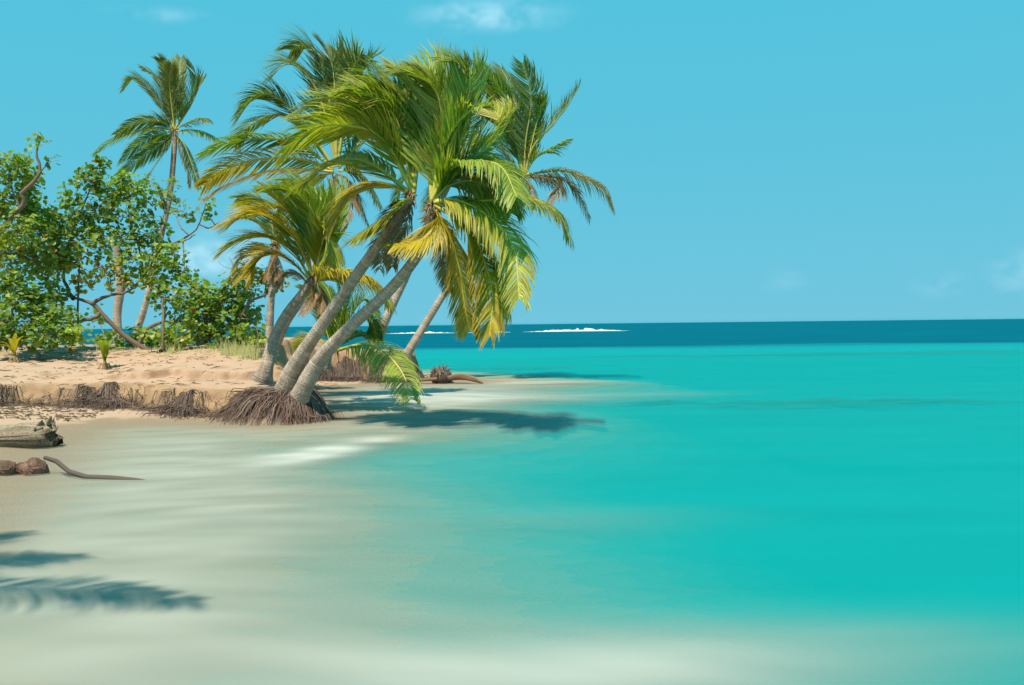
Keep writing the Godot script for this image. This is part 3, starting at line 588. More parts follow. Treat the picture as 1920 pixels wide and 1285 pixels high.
func foam_at(x: float, d: float, s2: float) -> Vector2:
	# how much swash lies here, and how much of it is white foam rather than milky, sand laden water
	var a := 0.64 * exp(-pow((s2 + 1.6) / 1.7, 2.0))
	a *= 1.0 - 0.6 * smoothstep(-1.1, 0.1, s2)
	a += 0.06 * smoothstep(-6.0, -3.2, s2) * (1.0 - smoothstep(-0.6, 0.1, s2)) * (1.0 - smoothstep(16.0, 19.0, d))
	var white := 0.0
	for p in [[-2.7, 12.1, 0.42, 0.5, 0.6, 1.2], [-2.3, 12.9, 0.42, 0.6, 0.8, 1.3], [-1.85, 14.0, 0.42, 0.5, 0.55, 1.1], [0.3, 4.55, 1.3, 0.6, 0.55, 0.8], [-1.5, 5.0, 1.4, 0.9, 0.3, 0.3], [1.6, 4.9, 1.4, 0.5, 0.25, 0.4], [-3.0, 10.0, 1.3, 1.8, 0.35, 0.0], [-2.6, 7.3, 1.2, 1.6, 0.40, 0.1], [-2.4, 22.0, 1.5, 2.6, 0.8, 0.7], [-0.6, 22.5, 1.6, 2.2, 0.6, 0.4], [0.9, 21.5, 1.4, 1.3, 0.3, 0.2], [2.8, 22.3, 1.8, 0.8, 0.18, 0.3], [0.4, 27.4, 1.4, 0.7, 0.4, 0.4], [-4.4, 13.6, 1.6, 0.9, 0.2, 0.3], [-3.9, 11.6, 1.4, 0.9, 0.25, 0.2], [0.6, 8.2, 1.0, 0.5, 0.12, 0.3]]:
		var e: float = p[4] * exp(-pow((x - p[0]) / p[2], 2.0) - pow((d - p[1]) / p[3], 2.0))
		a += e
		white += e * p[5]
	return Vector2(clampf(a, 0.0, 0.92), clampf(white * 1.3, 0.0, 1.0))

func build_foam() -> void:
	var b := MB.new()
	var nx := 111
	var nd := 166
	for j in nd:
		for i in nx:
			var x := -10.0 + i * 0.15
			var d := 3.6 + j * 0.15
			var l := land(x, d)
			var fo := foam_at(x, d, l.y)
			var a := fo.x * (1.0 - smoothstep(0.10, 0.55, l.y))
			var fc := lin(0.60, 0.62, 0.57).lerp(Color.WHITE, fo.y)
			a *= smoothstep(0.0, 1.5, x + 10.0) * (1.0 - smoothstep(5.0, 6.5, x)) * smoothstep(3.6, 4.2, d) * (1.0 - smoothstep(27.5, 28.4, d))
			a *= 1.0 - smoothstep(-0.1, 0.0, l.z)
			b.vert(Vector3(x, maxf(l.x, 0.004) + 0.012, -d), Vector3.UP, Color(fc.r, fc.g, fc.b, a), Vector2(x / 8.0 + 0.05 * sin(d), d / 3.4 + 0.10 * sin(x * 0.8)))
			if i > 0 and j > 0:
				var k := j * nx + i
				if b.c[k].a + b.c[k - 1].a + b.c[k - nx].a + b.c[k - nx - 1].a > 0.004:
					b.quad(k - nx - 1, k - 1, k, k - nx)
	var m := mat("foam", 0.8, 0.1)
	m.transparency = BaseMaterial3D.TRANSPARENCY_ALPHA
	m.albedo_color = srgb(0.56, 0.575, 0.54, 1.0)
	m.albedo_texture = noise_tex(33, 0.008, 2, Color(1, 1, 1, 0.62), Color(1, 1, 1, 1.0))
	var o := put(self, "shore_foam", b.mesh(m))
	tag(o, "thin white foam and milky swash spread along the water's edge", "foam", "", "stuff")

func breaker(x0: float, x1: float, d: float, high: float, label: String, seed_value: int) -> void:
	var r := RandomNumberGenerator.new()
	r.seed = seed_value
	var b := MB.new()
	var k := 60
	var c := lin(0.66, 0.68, 0.67)
	for i in k:
		var u := float(i) / (k - 1)
		var h := high * pow(sin(PI * u), 0.8) * (0.2 + 1.5 * absf(nz.get_noise_2d(i * 16.0, seed_value * 13.0)) + r.randf_range(0.0, 0.35))
		var x := lerpf(x0, x1, u)
		var z := -d + 3.0 * nz.get_noise_1d(i * 3.0 + seed_value)
		b.vert(V(x, -0.75, z + 2.0), V(0, 0.6, 0.8), c)
		var rise := pow(sin(PI * clampf(u, 0.01, 0.99)), 0.8)
		b.vert(V(x, -0.78 + (h * 0.75 + 0.03) * rise, z + 0.5), V(0, 0.6, 0.8), c)
		b.vert(V(x, -0.78 + (h + 0.03) * rise, z), V(0, 1, 0), c)
		b.vert(V(x, -0.75, z - 2.5), V(0, 0.7, -0.7), c)
		if i > 0:
			for q in 3:
				var a := 4 * i + q
				b.quad(a - 4, a - 3, a + 1, a)
	var o := put(self, numbered("breaking_wave"), b.mesh(mat("breaker_foam", 0.9, 0.1)))
	tag(o, label, "wave", "white waves breaking on the reef")

# ---------------------------------------------------------------- coconut palms
var KIND := {
	"g": [lin(0.17, 0.30, 0.035), lin(0.30, 0.39, 0.06)], "l": [lin(0.29, 0.40, 0.04), lin(0.53, 0.56, 0.14)],
	"y": [lin(0.40, 0.43, 0.04), lin(0.62, 0.55, 0.10)], "yy": [lin(0.58, 0.49, 0.03), lin(0.67, 0.46, 0.05)],
	"o": [lin(0.47, 0.45, 0.04), lin(0.72, 0.42, 0.07)], "ob": [lin(0.36, 0.30, 0.05), lin(0.56, 0.30, 0.09)],
	"b": [lin(0.31, 0.195, 0.115), lin(0.40, 0.25, 0.15)], "d": [lin(0.15, 0.22, 0.055), lin(0.28, 0.32, 0.08)]}
var leaf_m: StandardMaterial3D
var rib_m: StandardMaterial3D
var bark_m: StandardMaterial3D
var wood_m: StandardMaterial3D
var drift_m: StandardMaterial3D

func frond(tree: Node3D, pts: Array, leaf: float, kind: String, seed_value: int, pairs := 58) -> void:
	var r := RandomNumberGenerator.new()
	r.seed = seed_value
	var base: Color = KIND[kind][0]
	var tip: Color = KIND[kind][1]
	var b := MB.new()
	var rib := MB.new()
	var rp := PackedVector3Array()
	var rr := PackedFloat32Array()
	var length := 0.0
	for i in pts.size() - 1:
		length += (pts[i + 1] - pts[i]).length()
	for i in 17:
		var u := i / 16.0
		rp.append(spline(pts, u) - tree.position)
		rr.append(lerpf(0.042, 0.007, pow(u, 0.7)) * clampf(length / 2.6, 0.45, 1.0))
	var dead := kind == "b"
	var ca := base.lerp(lin(0.62, 0.52, 0.13), 0.7) if not dead else lin(0.26, 0.17, 0.10)
	rib.tube(rp, rr, 5, ca, tip.lerp(lin(0.5, 0.4, 0.08), 0.4))
	var wind := Vector3(-0.75, 0.0, 0.12)
	var roll := r.randf_range(-0.5, 0.5)
	var side_ref := Vector3.ZERO
	var ragged := r.randf_range(0.10, 0.32)
	for i in pairs:
		var u := lerpf(0.10, 0.995, (i + r.randf_range(-0.3, 0.3)) / (pairs - 1))
		var p := spline(pts, u) - tree.position
		var t := (spline(pts, u + 0.02) - spline(pts, u - 0.02)).normalized()
		var s := t.cross(Vector3.UP)
		if s.length() < 0.25:
			s = t.cross(Vector3(0, 0.3, 1.0)) if side_ref == Vector3.ZERO else side_ref
		s = (s - t * s.dot(t)).normalized()
		if side_ref != Vector3.ZERO:
			if s.dot(side_ref) < 0.0:
				s = -s
			s = (s + side_ref * 2.0).normalized()
			s = (s - t * s.dot(t)).normalized()
		side_ref = s
		s = s.rotated(t, roll)
		var nrm := s.cross(t).normalized()
		if nrm.y < 0.0:
			nrm = -nrm
		var prof := 0.45 + 0.75 * sin(PI * clampf(u * 0.86 + 0.14, 0.0, 1.0))
		for side: float in [-1.0, 1.0]:
			if r.randf() < (0.35 if dead else 0.04):
				continue
			var lg: float = leaf * prof * r.randf_range(0.82, 1.12)
			var d := (t * (0.55 + 0.5 * u) + s * side * 0.95 + nrm * 0.10 + jig(r, 0.09)).normalized()
			var flat := 1.0 - 0.6 * maxf(t.y, 0.0)
			var fall := (Vector3.DOWN * (1.15 if dead else 0.75 * flat * flat) + wind * r.randf_range(0.35, 0.65) + t * (0.35 + 0.4 * maxf(t.y, 0.0))).normalized()
			var limp := r.randf_range(0.55, 1.0)
			var q := p
			var w: float = clampf(leaf * 0.029, 0.008, 0.017) * r.randf_range(0.8, 1.2)
			var jitter := r.randf_range(0.72, 1.28)
			var tint := clampf(r.randf_range(-0.25, 0.35) + u * 0.35, 0.0, 1.0)
			var cb := base.lerp(tip, tint)
			cb = Color(cb.r * jitter, cb.g * jitter, cb.b * jitter)
			var dry := r.randf() < ragged
			var ct := cb.lerp(tip, 0.6) if not dry else lin(0.36, 0.22, 0.09)
			var prev := -1
			var wd := d.cross(nrm).normalized()
			for k in 5:
				var f := k / 4.0
				var ww: float = w * [0.55, 1.0, 0.9, 0.6, 0.06][k]
				var dd := d.lerp(fall, pow(f, 0.8) * limp).normalized()
				var wk := (wd - dd * wd.dot(dd)).normalized()
				var nn := dd.cross(wk).normalized()
				if nn.y < 0.0: nn = -nn
				var cc := cb.lerp(ct, pow(f, 1.5))
				var a := b.vert(q - wk * ww, (nn - wk * 0.35).normalized(), cc)
				b.vert(q + wk * ww, (nn + wk * 0.35).normalized(), cc)
				if prev >= 0:
					b.quad(prev, prev + 1, a + 1, a)
				prev = a
				q += dd * lg * 0.25
	var o := put(tree, "frond", b.mesh(leaf_m))
	put(o, "midrib", rib.mesh(rib_m))

func trunk_mesh(pts: Array, radii: Array, at: Vector3, step: float, sides: int, seed_value: int) -> ArrayMesh:
	var r := RandomNumberGenerator.new()
	r.seed = seed_value
	var b := MB.new()
	var length := 0.0
	for i in pts.size() - 1:
		length += (pts[i + 1] - pts[i]).length()
	var rings := int(length / step)
	var s := Vector3(0, 0, 1)
	var rows := 0
	var lean := r.randf() * TAU
	for i in rings + 1:
		var tilt := r.randf_range(0.1, 0.4)
		var depth := r.randf_range(0.015, 0.05)
		var tone := r.randf_range(0.8, 1.15)
		for k in 3:
			var u: float = (i + [0.0, 0.12, 0.9][k]) / (rings + 1.0)
			var p := spline(pts, u) - at
			var t := (spline(pts, minf(u + 0.02, 1.0)) - spline(pts, maxf(u - 0.02, 0.0))).normalized()
			s = (s - t * s.dot(t)).normalized()
			var bt := t.cross(s)
			var f := u * (radii.size() - 1)
			var j := mini(int(f), radii.size() - 2)
			var rad: float = lerpf(radii[j], radii[j + 1], f - j)
			for q in sides + 1:
				var a := TAU * q / sides
				var d := s * cos(a) + bt * sin(a)
				var w := nf.get_noise_3d(cos(a) * 60.0 + seed_value * 31.0, sin(a) * 60.0, u * length * 55.0)
				var v := nz.get_noise_3d(cos(a) * 40.0 + seed_value * 11.0, sin(a) * 40.0, u * length * 30.0)
				var rr: float = rad * (1.0 + [-depth, depth, 0.0][k] + 0.04 * w + 0.06 * v)
				var c := lin(0.68, 0.56, 0.475).lerp(lin(0.47, 0.37, 0.30), clampf(0.45 + w * 1.3, 0.0, 1.0))
				c = c.lerp(lin(0.56, 0.51, 0.45), clampf(v * 2.2, 0.0, 0.7))
				if k == 0:
					c = c.lerp(lin(0.20, 0.15, 0.12), r.randf_range(0.25, 0.6))
				c = Color(c.r * tone, c.g * tone, c.b * tone)
				b.vert(p + d * rr + t * (0.35 * tilt * rad * cos(a + lean)), d, c, Vector2(float(q) / sides * 2.0, u * length))
			if rows > 0:
				for q in sides:
					var e := rows * (sides + 1) + q
					b.quad(e - sides - 1, e, e + 1, e - sides)
			rows += 1
	return b.mesh(bark_m)

func palm(p: Dictionary, label: String, seed_value: int, pairs: int, sides := 16, step := 0.055, group := "coconut palms leaning over the bank") -> Node3D:
	var pts: Array = p.t
	var foot: Vector3 = pts[0]
	var tree := thing("coconut_palm", foot, label, "palm tree", group)
	put(tree, "trunk", trunk_mesh(pts, p.r, foot, step, sides, seed_value))
	var top: Vector3 = pts[pts.size() - 1]
	var below: Vector3 = spline(pts, 0.93)
	# brown fibre and old leaf bases round the heart of the crown
	var r := RandomNumberGenerator.new()
	r.seed = seed_value * 7 + 1
	var b := MB.new()
	var rad: float = p.r[p.r.size() - 1]
	var axis := (top - below).normalized()
	for k in 46:
		var a := r.randf() * TAU
		var u := r.randf()
		var side := axis.cross(Vector3(0, 0.2, 1)).normalized().rotated(axis, a)
		var at := below.lerp(top, u * 1.1) - foot
		var up := r.randf_range(-0.5, 0.9)
		var d := (axis * up + side).normalized()
		var lg := rad * r.randf_range(1.4, 3.4)
		var c := lin(0.22, 0.13, 0.08).lerp(lin(0.30, 0.22, 0.12), r.randf())
		b.tube(PackedVector3Array([at, at + d * lg * 0.5 + axis * lg * 0.2, at + d * lg * 0.9 + Vector3.DOWN * lg * r.randf_range(-0.2, 0.6)]), PackedFloat32Array([rad * 0.32, rad * 0.2, rad * 0.04]), 4, c, c * 0.8, false)
	put(tree, "fibre_sheath", b.mesh(wood_m))
	var k := 0
	for f in p.f:
		frond(tree, f[0], f[1], f[2], seed_value * 100 + k, pairs)
		k += 1
	return tree

# ---------------------------------------------------------------- broad leaved trees
var LEAF := {
	"g": [lin(0.17, 0.28, 0.05), lin(0.29, 0.40, 0.08)], "l": [lin(0.25, 0.37, 0.05), lin(0.40, 0.49, 0.10)], "d": [lin(0.11, 0.20, 0.045), lin(0.20, 0.30, 0.065)],
	"y": [lin(0.29, 0.36, 0.07), lin(0.53, 0.46, 0.11)], "s": [lin(0.22, 0.30, 0.11), lin(0.33, 0.37, 0.18)]}

func leaf_into(b: MB, p: Vector3, nn: Vector3, size: float, c: Color, turn: float) -> void:
	var s := nn.cross(Vector3(0.13, 0.31, 0.94)).normalized().rotated(nn, turn)
	var t := nn.cross(s)
	var k := b.vert(p - nn * size * 0.16, nn, c)
	for i in 7:
		var a := TAU * i / 7.0
		var d := s * cos(a) + t * sin(a) * 0.88
		b.vert(p + d * size, (nn - d * 0.3).normalized(), c)
	for i in 7:
		b.tri(k, k + 1 + i, k + 1 + (i + 1) % 7)

func broad_tree(t: Dictionary, called: String, label: String, category: String, seed_value: int, leaf: float, singles: int) -> void:
	var r := RandomNumberGenerator.new()
	r.seed = seed_value
	var limbs: Array = t.l
	var root: Vector3 = limbs[0][0][0]
	for l in limbs:
		if l[0][0].y < root.y:
			root = l[0][0]
	var tree := thing(called, root, label, category, "broad leaved trees and bushes behind the sand")
	var first := true
	var spine := []
	for l in limbs:
		var b := MB.new()
		var pts := PackedVector3Array()
		var rr := PackedFloat32Array()
		for i in 15:
			var u := i / 14.0
			var q: Vector3 = spline(l[0], u) + jig(r, l[1] * 0.35 if i > 0 and i < 14 else 0.0)
			pts.append(q - root)
			spine.append(q)
			rr.append(lerpf(l[1], l[2], u) * r.randf_range(0.85, 1.15))
		var c := lin(0.24, 0.20, 0.16).lerp(lin(0.16, 0.11, 0.085), r.randf())
		b.tube(pts, rr, 8, c, c * 1.1)
		put(tree, "trunk" if first else "branch", b.mesh(wood_m))
		first = false
	var leaves := []
	var tw := MB.new()
	for q in t.c:
		var at: Vector3 = q[0]
		var count: int = int(q[3] * 0.72)
		var near: Vector3 = spine[0]
		for s in spine:
			if s.distance_squared_to(at) < near.distance_squared_to(at):
				near = s
		var dz: float = (q[1] + q[2]) * 0.55
		if near.distance_to(at) > 0.12:
			tw.tube(PackedVector3Array([near - root, near.lerp(at, 0.5) + jig(r, 0.06) - root, at - root]), PackedFloat32Array([0.018, 0.013, 0.008]), 4, lin(0.22, 0.18, 0.14), lin(0.20, 0.17, 0.13), false)
		var ka: Color = LEAF[q[4]][0]
		var kb: Color = LEAF[q[4]][1]
		var made := 0
		while made < count:
			var o := jig(r, 1.0)
			if o.length() > 1.0:
				continue
			o = o.normalized() * pow(o.length(), 0.75)
			var tip := at + Vector3(o.x * q[1], o.y * q[2], o.z * dz)
			if r.randf() < 0.45:
				tw.tube(PackedVector3Array([at.lerp(tip, 0.25) - root, at.lerp(tip, 0.65) + jig(r, 0.04) - root, tip - root]), PackedFloat32Array([0.008, 0.006, 0.003]), 3, lin(0.25, 0.21, 0.17), lin(0.20, 0.16, 0.10), false)
			var tone := r.randf_range(0.75, 1.25)
			var mixv := r.randf()
			for k in r.randi_range(4, 8):
				var p := tip + jig(r, 0.13)
				var nn := (Vector3.UP * r.randf_range(0.2, 1.1) + o * 0.6 + jig(r, 0.75)).normalized()
				var c := ka.lerp(kb, clampf(mixv + r.randf_range(-0.3, 0.3), 0.0, 1.0))
				var h := r.randf()
				if h < (0.10 if q[4] == "y" else 0.012):
					c = lin(0.42, 0.16, 0.05)
				elif h < (0.2 if q[4] == "y" else 0.03):
					c = lin(0.45, 0.35, 0.06)
				leaves.append([p - root, nn, leaf * r.randf_range(0.5, 1.25), Color(c.r * tone, c.g * tone, c.b * tone), r.randf() * TAU])
				made += 1
	put(tree, "twigs", tw.mesh(wood_m)).set_meta("kind", "stuff")
	leaves.sort_custom(func(a, b): return a[0].z > b[0].z)
	var fo := MB.new()
	for i in leaves.size():
		var l: Array = leaves[i]
		if i < singles:
			var one := MB.new()
			leaf_into(one, Vector3.ZERO, l[1], l[2], l[3], l[4])
			put(tree, "leaf", one.mesh(leaf_m), l[0])
		else:
			leaf_into(fo, l[0], l[1], l[2], l[3], l[4])
	put(tree, "foliage", fo.mesh(leaf_m)).set_meta("kind", "stuff")

# ---------------------------------------------------------------- roots, driftwood, small things
func root_path(x: float, d: float, hx: float, hd: float, lg: float, r: RandomNumberGenerator) -> PackedVector3Array:
	# a root that starts in the bank at x, d, heads along hx, hd and clings to the ground as it drops
	var pts := PackedVector3Array()
	var lift := r.randf_range(0.004, 0.03)
	var sway := r.randf_range(-0.95, 0.95)
	var y := land(x, d).x + 0.02
	for i in 8:
		var l := land(x, d).x
		y = maxf(l + lift, minf(y, l + lift + 0.09))
		if i == 7: y = l - 0.01
		pts.append(Vector3(x, y, -d))
		var c := cos(sway * i / 7.0)
		var n := sin(sway * i / 7.0)
		x += (hx * c - hd * n) * lg / 7.0 + r.randf_range(-0.018, 0.018)
		d += (hx * n + hd * c) * lg / 7.0
	return pts

func root_clump(called: String, label: String, x0: float, x1: float, front: float, count: int, thick_count: int, seed_value: int, dome: bool) -> void:
	var r := RandomNumberGenerator.new()
	r.seed = seed_value
	var mx := (x0 + x1) * 0.5
	var at := on_land(V(mx, 0, -front - 0.3))
	var o := thing(called, at, label, "roots", "exposed palm roots along the bank")
	var fine := [MB.new(), MB.new()]
	for k in count + thick_count:
		var x: float
		var d: float
		var hx: float
		var hd: float
		var lg: float
		if dome:
			var a := r.randf_range(-PI * 0.62, PI * 0.62)
			var f := r.randf_range(0.06, 0.72)
			hx = sin(a); hd = -cos(a)
			x = DOME.x + hx * f * (1.36 if hx < 0.0 else 0.52)
			d = DOME.y + hd * f * 0.95
			lg = minf(r.randf_range(0.25, 0.75), 1.1 - f)
			hx += r.randf_range(-0.3, 0.3)
			hx *= 1.2 if hx < 0.0 else 0.7
		else:
			x = mx + (x1 - x0) * 0.5 * clampf(r.randfn(0.0, 0.42), -1.0, 1.0)
			d = front
			while d < front + 2.5 and land(x, d).z < 0.10:
				d += 0.04
			d += r.randf_range(-0.26, 0.24)
			hx = r.randf_range(-0.55, 0.55) + (x - mx) / (x1 - x0) * 0.8
			hd = -1.0
			lg = r.randf_range(0.12, 0.62)
		var pts := root_path(x, d, hx, hd, lg, r)
		var big := k >= count
		var thick := r.randf_range(0.012, 0.019) if big else r.randf_range(0.004, 0.009)
		var rr := PackedFloat32Array()
		for i in pts.size():
			pts[i] -= at
			rr.append(thick * (1.0 - 0.55 * i / 7.0))
		var red := r.randf()
		var ca := lin(0.27, 0.22, 0.19).lerp(lin(0.07, 0.05, 0.042), pow(r.randf(), 0.6))
		var cb := ca.lerp(lin(0.26, 0.085, 0.06), 0.45 * red if dome else 0.2 * red)
		if big:
			var one := MB.new()
			one.tube(pts, rr, 6, ca, cb, false)
			put(o, "root", one.mesh(wood_m))
		else:
			fine[0 if red < 0.5 else 1].tube(pts, rr, 4, ca, cb, false)
	for l in fine:
		put(o, "fine_roots", l.mesh(wood_m)).set_meta("kind", "stuff")

func lump(rad: Vector3, seed_value: int, rough: float, ca: Color, cb: Color, m: Material) -> ArrayMesh:
	var b := MB.new()
	var na := 26
	var nb := 16
	for j in nb + 1:
		for i in na + 1:
			var a := TAU * (i % na) / na
			var e := PI * j / nb - PI / 2
			var d := Vector3(cos(a) * cos(e), sin(e), sin(a) * cos(e))
			var w := nz.get_noise_3d(d.x * 60.0 + seed_value * 17.0, d.y * 60.0, d.z * 60.0) + 0.4 * nf.get_noise_3d(d.x * 60.0, d.y * 60.0 + seed_value, d.z * 60.0)
			var f := 1.0 + rough * w
			b.vert(d * rad * f, d, ca.lerp(cb, clampf(0.5 + w * 1.4, 0.0, 1.0)))
			if i > 0 and j > 0:
				var k := b.v.size() - 1
				b.quad(k - na - 2, k - 1, k, k - na - 1)
	return b.mesh(m)

func log_mesh(pts: Array, radii: Array, at: Vector3, seed_value: int, ca: Color, cb: Color, rows := 40, sides := 20, knobs := 0.22) -> ArrayMesh:
	var b := MB.new()
	var s := Vector3(0.1, 1, 0.2)
	for j in rows:
		var u := float(j) / (rows - 1)
		var p := spline(pts, u)
		var t := (spline(pts, minf(u + 0.03, 1.0)) - spline(pts, maxf(u - 0.03, 0.0))).normalized()
		s = (s - t * s.dot(t)).normalized()
		var bt := t.cross(s)
		var f := u * (radii.size() - 1)
		var k := mini(int(f), radii.size() - 2)
		var rad: float = lerpf(radii[k], radii[k + 1], f - k)
		for i in sides + 1:
			var a := TAU * (i % sides) / sides
			var d := s * cos(a) + bt * sin(a)
			var w := nz.get_noise_3d(cos(a) * 60.0 + seed_value * 9.0, sin(a) * 60.0, u * 120.0) + 0.8 * nf.get_noise_3d(cos(a) * 120.0, sin(a) * 120.0 + seed_value, u * 22.0)
			var end := 1.0 if u < 0.97 else 0.55
			var rag := rad * 1.1 * nf.get_noise_2d(cos(a) * 30.0, sin(a) * 30.0 + seed_value * 5.0) if u > 0.93 else 0.0
			b.vert(p - at + d * rad * end * (1.0 + knobs * w) + t * rag, d, ca.lerp(cb, clampf(0.45 + w * 1.7, 0.0, 1.0)))
			if i > 0 and j > 0:
				var e := b.v.size() - 1
				b.quad(e - sides - 2, e - 1, e, e - sides - 1)
	var mid := b.vert(spline(pts, 0.985) - at, Vector3.RIGHT, cb * 0.7)
	for i in sides:
		b.tri(mid, mid - sides - 1 + i, mid - sides + i)
	return b.mesh(drift_m)

func seedling(called: String, label: String, at: Vector3, high: float, count: int, seed_value: int, ca: Color, cb: Color) -> void:
	var o := thing(called, at, label, "palm seedling", "young palms sprouting from the sand")
	var r := RandomNumberGenerator.new()
	r.seed = seed_value
	var st := MB.new()
	st.tube(PackedVector3Array([V(0, -0.06, 0), V(0.01, high * 0.12, 0), V(0, high * 0.25, 0)]), PackedFloat32Array([high * 0.10, high * 0.08, high * 0.03]), 8, lin(0.34, 0.24, 0.15), lin(0.36, 0.30, 0.12))
	for k in 12:
		var a := r.randf() * TAU
		st.tube(PackedVector3Array([V(0, high * 0.15, 0), V(cos(a) * 0.09, high * 0.16, sin(a) * 0.09), V(cos(a) * 0.14, 0.01, sin(a) * 0.14)]), PackedFloat32Array([0.012, 0.01, 0.004]), 4, lin(0.36, 0.24, 0.13), lin(0.30, 0.2, 0.12), false)
	put(o, "stem", st.mesh(wood_m))
	for k in count:
		# an undivided young leaf: a pleated strap that arches over
		var a := TAU * k / count + r.randf_range(-0.35, 0.35)
		var d := Vector3(cos(a), 0, sin(a) * 0.8)
		var up := high * r.randf_range(0.65, 1.1)
		var out := high * r.randf_range(0.2, 0.85)
		var wide := high * r.randf_range(0.05, 0.08)
		var side := d.cross(Vector3.UP).normalized()
		var c := ca.lerp(cb, r.randf())
		var b := MB.new()
		for i in 9:
			var u := i / 8.0
			var p := V(0, high * 0.18, 0) + d * out * pow(u, 1.4) + V(0, up * (1.55 * u - 0.75 * u * u * (0.6 + out / high)), 0)
			var w := wide * (0.15 + 1.3 * sin(PI * clampf(u * 0.9 + 0.05, 0.0, 1.0))) * (1.0 if i < 8 else 0.2)
			var nn := (Vector3.UP * 0.6 - d * 0.6).normalized()
			var cc := c.lerp(cb, u * 0.6)
			var e := b.vert(p - side * w + V(0, w * 0.35, 0), (nn + side * 0.4).normalized(), cc)
			b.vert(p, nn, cc * 0.9)
			b.vert(p + side * w + V(0, w * 0.35, 0), (nn - side * 0.4).normalized(), cc)
			if i > 0:
				b.quad(e - 3, e - 2, e + 1, e)
				b.quad(e - 2, e - 1, e + 2, e + 1)
		put(o, "leaf", b.mesh(leaf_m))

func litter(called: String, label: String, category: String, x0: float, x1: float, d0: float, d1: float, count: int, seed_value: int, ca: Color, cb: Color, longest: float, foot := 0.0) -> void:
	var r := RandomNumberGenerator.new()
	r.seed = seed_value
	var b := MB.new()
	for k in count:
		var x := r.randf_range(x0, x1)
		var d := r.randf_range(d0, d1)
		var l := land(x, d)
		if l.y < 0.15 or foot > 0.0 and absf(l.z + 0.06) > foot * r.randf():
			continue
		var a := r.randf() * TAU
		var lg := longest * r.randf_range(0.15, 1.0)
		var e := Vector3(cos(a), 0, sin(a) * 0.6) * lg
		var p0 := Vector3(x, l.x + 0.006, -d)
		var p2 := on_land(p0 + e, -0.008)
		b.tube(PackedVector3Array([p0, (p0 + p2) * 0.5 + V(0, r.randf_range(0.0, 0.02), 0), p2]), PackedFloat32Array([0.004, 0.010 * r.randf_range(0.4, 1.2), 0.003]), 4, ca.lerp(cb, r.randf()), ca.lerp(cb, r.randf()), false)
	tag(put(self, called, b.mesh(wood_m)), label, category, "", "stuff")

func grass(called: String, label: String, spots: Array, seed_value: int) -> void:
	var r := RandomNumberGenerator.new()
	r.seed = seed_value
	var b := MB.new()
	for s in spots:
		for k in int(s[4]):
			var a := r.randf() * TAU
			var q := sqrt(r.randf())
			var p := on_land(V(s[0] + cos(a) * q * s[2], 0, s[1] + sin(a) * q * s[2] * 0.8), 0.01)
			var h: float = s[3] * r.randf_range(0.25, 1.0) * clampf(0.65 + 1.6 * nf.get_noise_2d(p.x * 40.0, p.z * 40.0), 0.25, 1.3)
			var lean := jig(r, 0.45) * h
			lean.y = 0.0
			var w := 0.006
			var c := lin(0.15, 0.21, 0.05).lerp(lin(0.30, 0.28, 0.11), r.randf())
			var side := V(cos(a * 3.0), 0, sin(a * 3.0)) * w
			var nn := V(0, 0.5, 0.85)
			var i := b.vert(p - side, nn, c)
			b.vert(p + side, nn, c)
			b.vert(p + lean * 0.4 + V(0, h * 0.6, 0) - side * 0.7, nn, c)
			b.vert(p + lean * 0.4 + V(0, h * 0.6, 0) + side * 0.7, nn, c)
			b.vert(p + lean + V(0, h, 0), nn, c)
			b.quad(i, i + 2, i + 3, i + 1)
			b.tri(i + 2, i + 4, i + 3)
	tag(put(self, called, b.mesh(rib_m)), label, "grass", "", "stuff")

# ----------------------------------------------------------------
func cloud_cover() -> ImageTexture:
	# thin fair weather clouds low over the sea all round, as an equirectangular picture; white, with their cover as alpha
	var w := 2048
	var h := 1024
	var im := Image.create(w, h, false, Image.FORMAT_RGBA8)
	im.fill(Color(1, 1, 1, 0))
	var r := RandomNumberGenerator.new()
	r.seed = 4
	var puffs := []
	# azimuth from straight ahead, height above the horizon, half width, half height in degrees, thickness
	for p in [[-1.2, 17.0, 3.0, 0.65, 0.2], [-19.0, 16.4, 2.2, 0.3, 0.07], [-16.5, 3.9, 3.2, 1.3, 0.16], [27.2, 2.4, 1.5, 0.9, 0.10], [23.0, 1.9, 1.2, 0.5, 0.06], [15.0, 2.3, 1.2, 0.6, 0.025]]:
		puffs.append(p)
	for k in 46:
		var az := r.randf_range(32.0, 328.0)
		var low := r.randf() < 0.6
		puffs.append([az, r.randf_range(1.5, 6.0) if low else r.randf_range(12.0, 40.0), r.randf_range(1.0, 3.5), r.randf_range(0.4, 1.0), r.randf_range(0.05, 0.3)])
	for p in puffs:
		# the first column is the way the eye looks
		var cx: float = p[0] / 360.0 * w
		var cy: float = (0.5 - p[1] / 180.0) * h
		var rx: float = p[2] / 360.0 * w
		var ry: float = p[3] / 180.0 * h
		for y in range(int(cy - ry * 2.2), int(cy + ry * 2.2) + 1):
			for x in range(int(cx - rx * 2.2), int(cx + rx * 2.2) + 1):
				var e := Vector2((x - cx) / rx, (y - cy) / ry)
				var f := exp(-e.length_squared() * 1.1) * clampf(0.75 + 1.5 * nz.get_noise_2d(x * 5.0, y * 14.0) + 0.7 * nf.get_noise_2d(x * 9.0, y * 16.0), 0.0, 1.5) * float(p[4])
				var xx := posmod(x, w)
				var old := im.get_pixel(xx, clampi(y, 0, h - 1)).a
				im.set_pixel(xx, clampi(y, 0, h - 1), Color(1, 0.93, 0.9, clampf(maxf(old, f), 0.0, 1.0)))
	return ImageTexture.create_from_image(im)

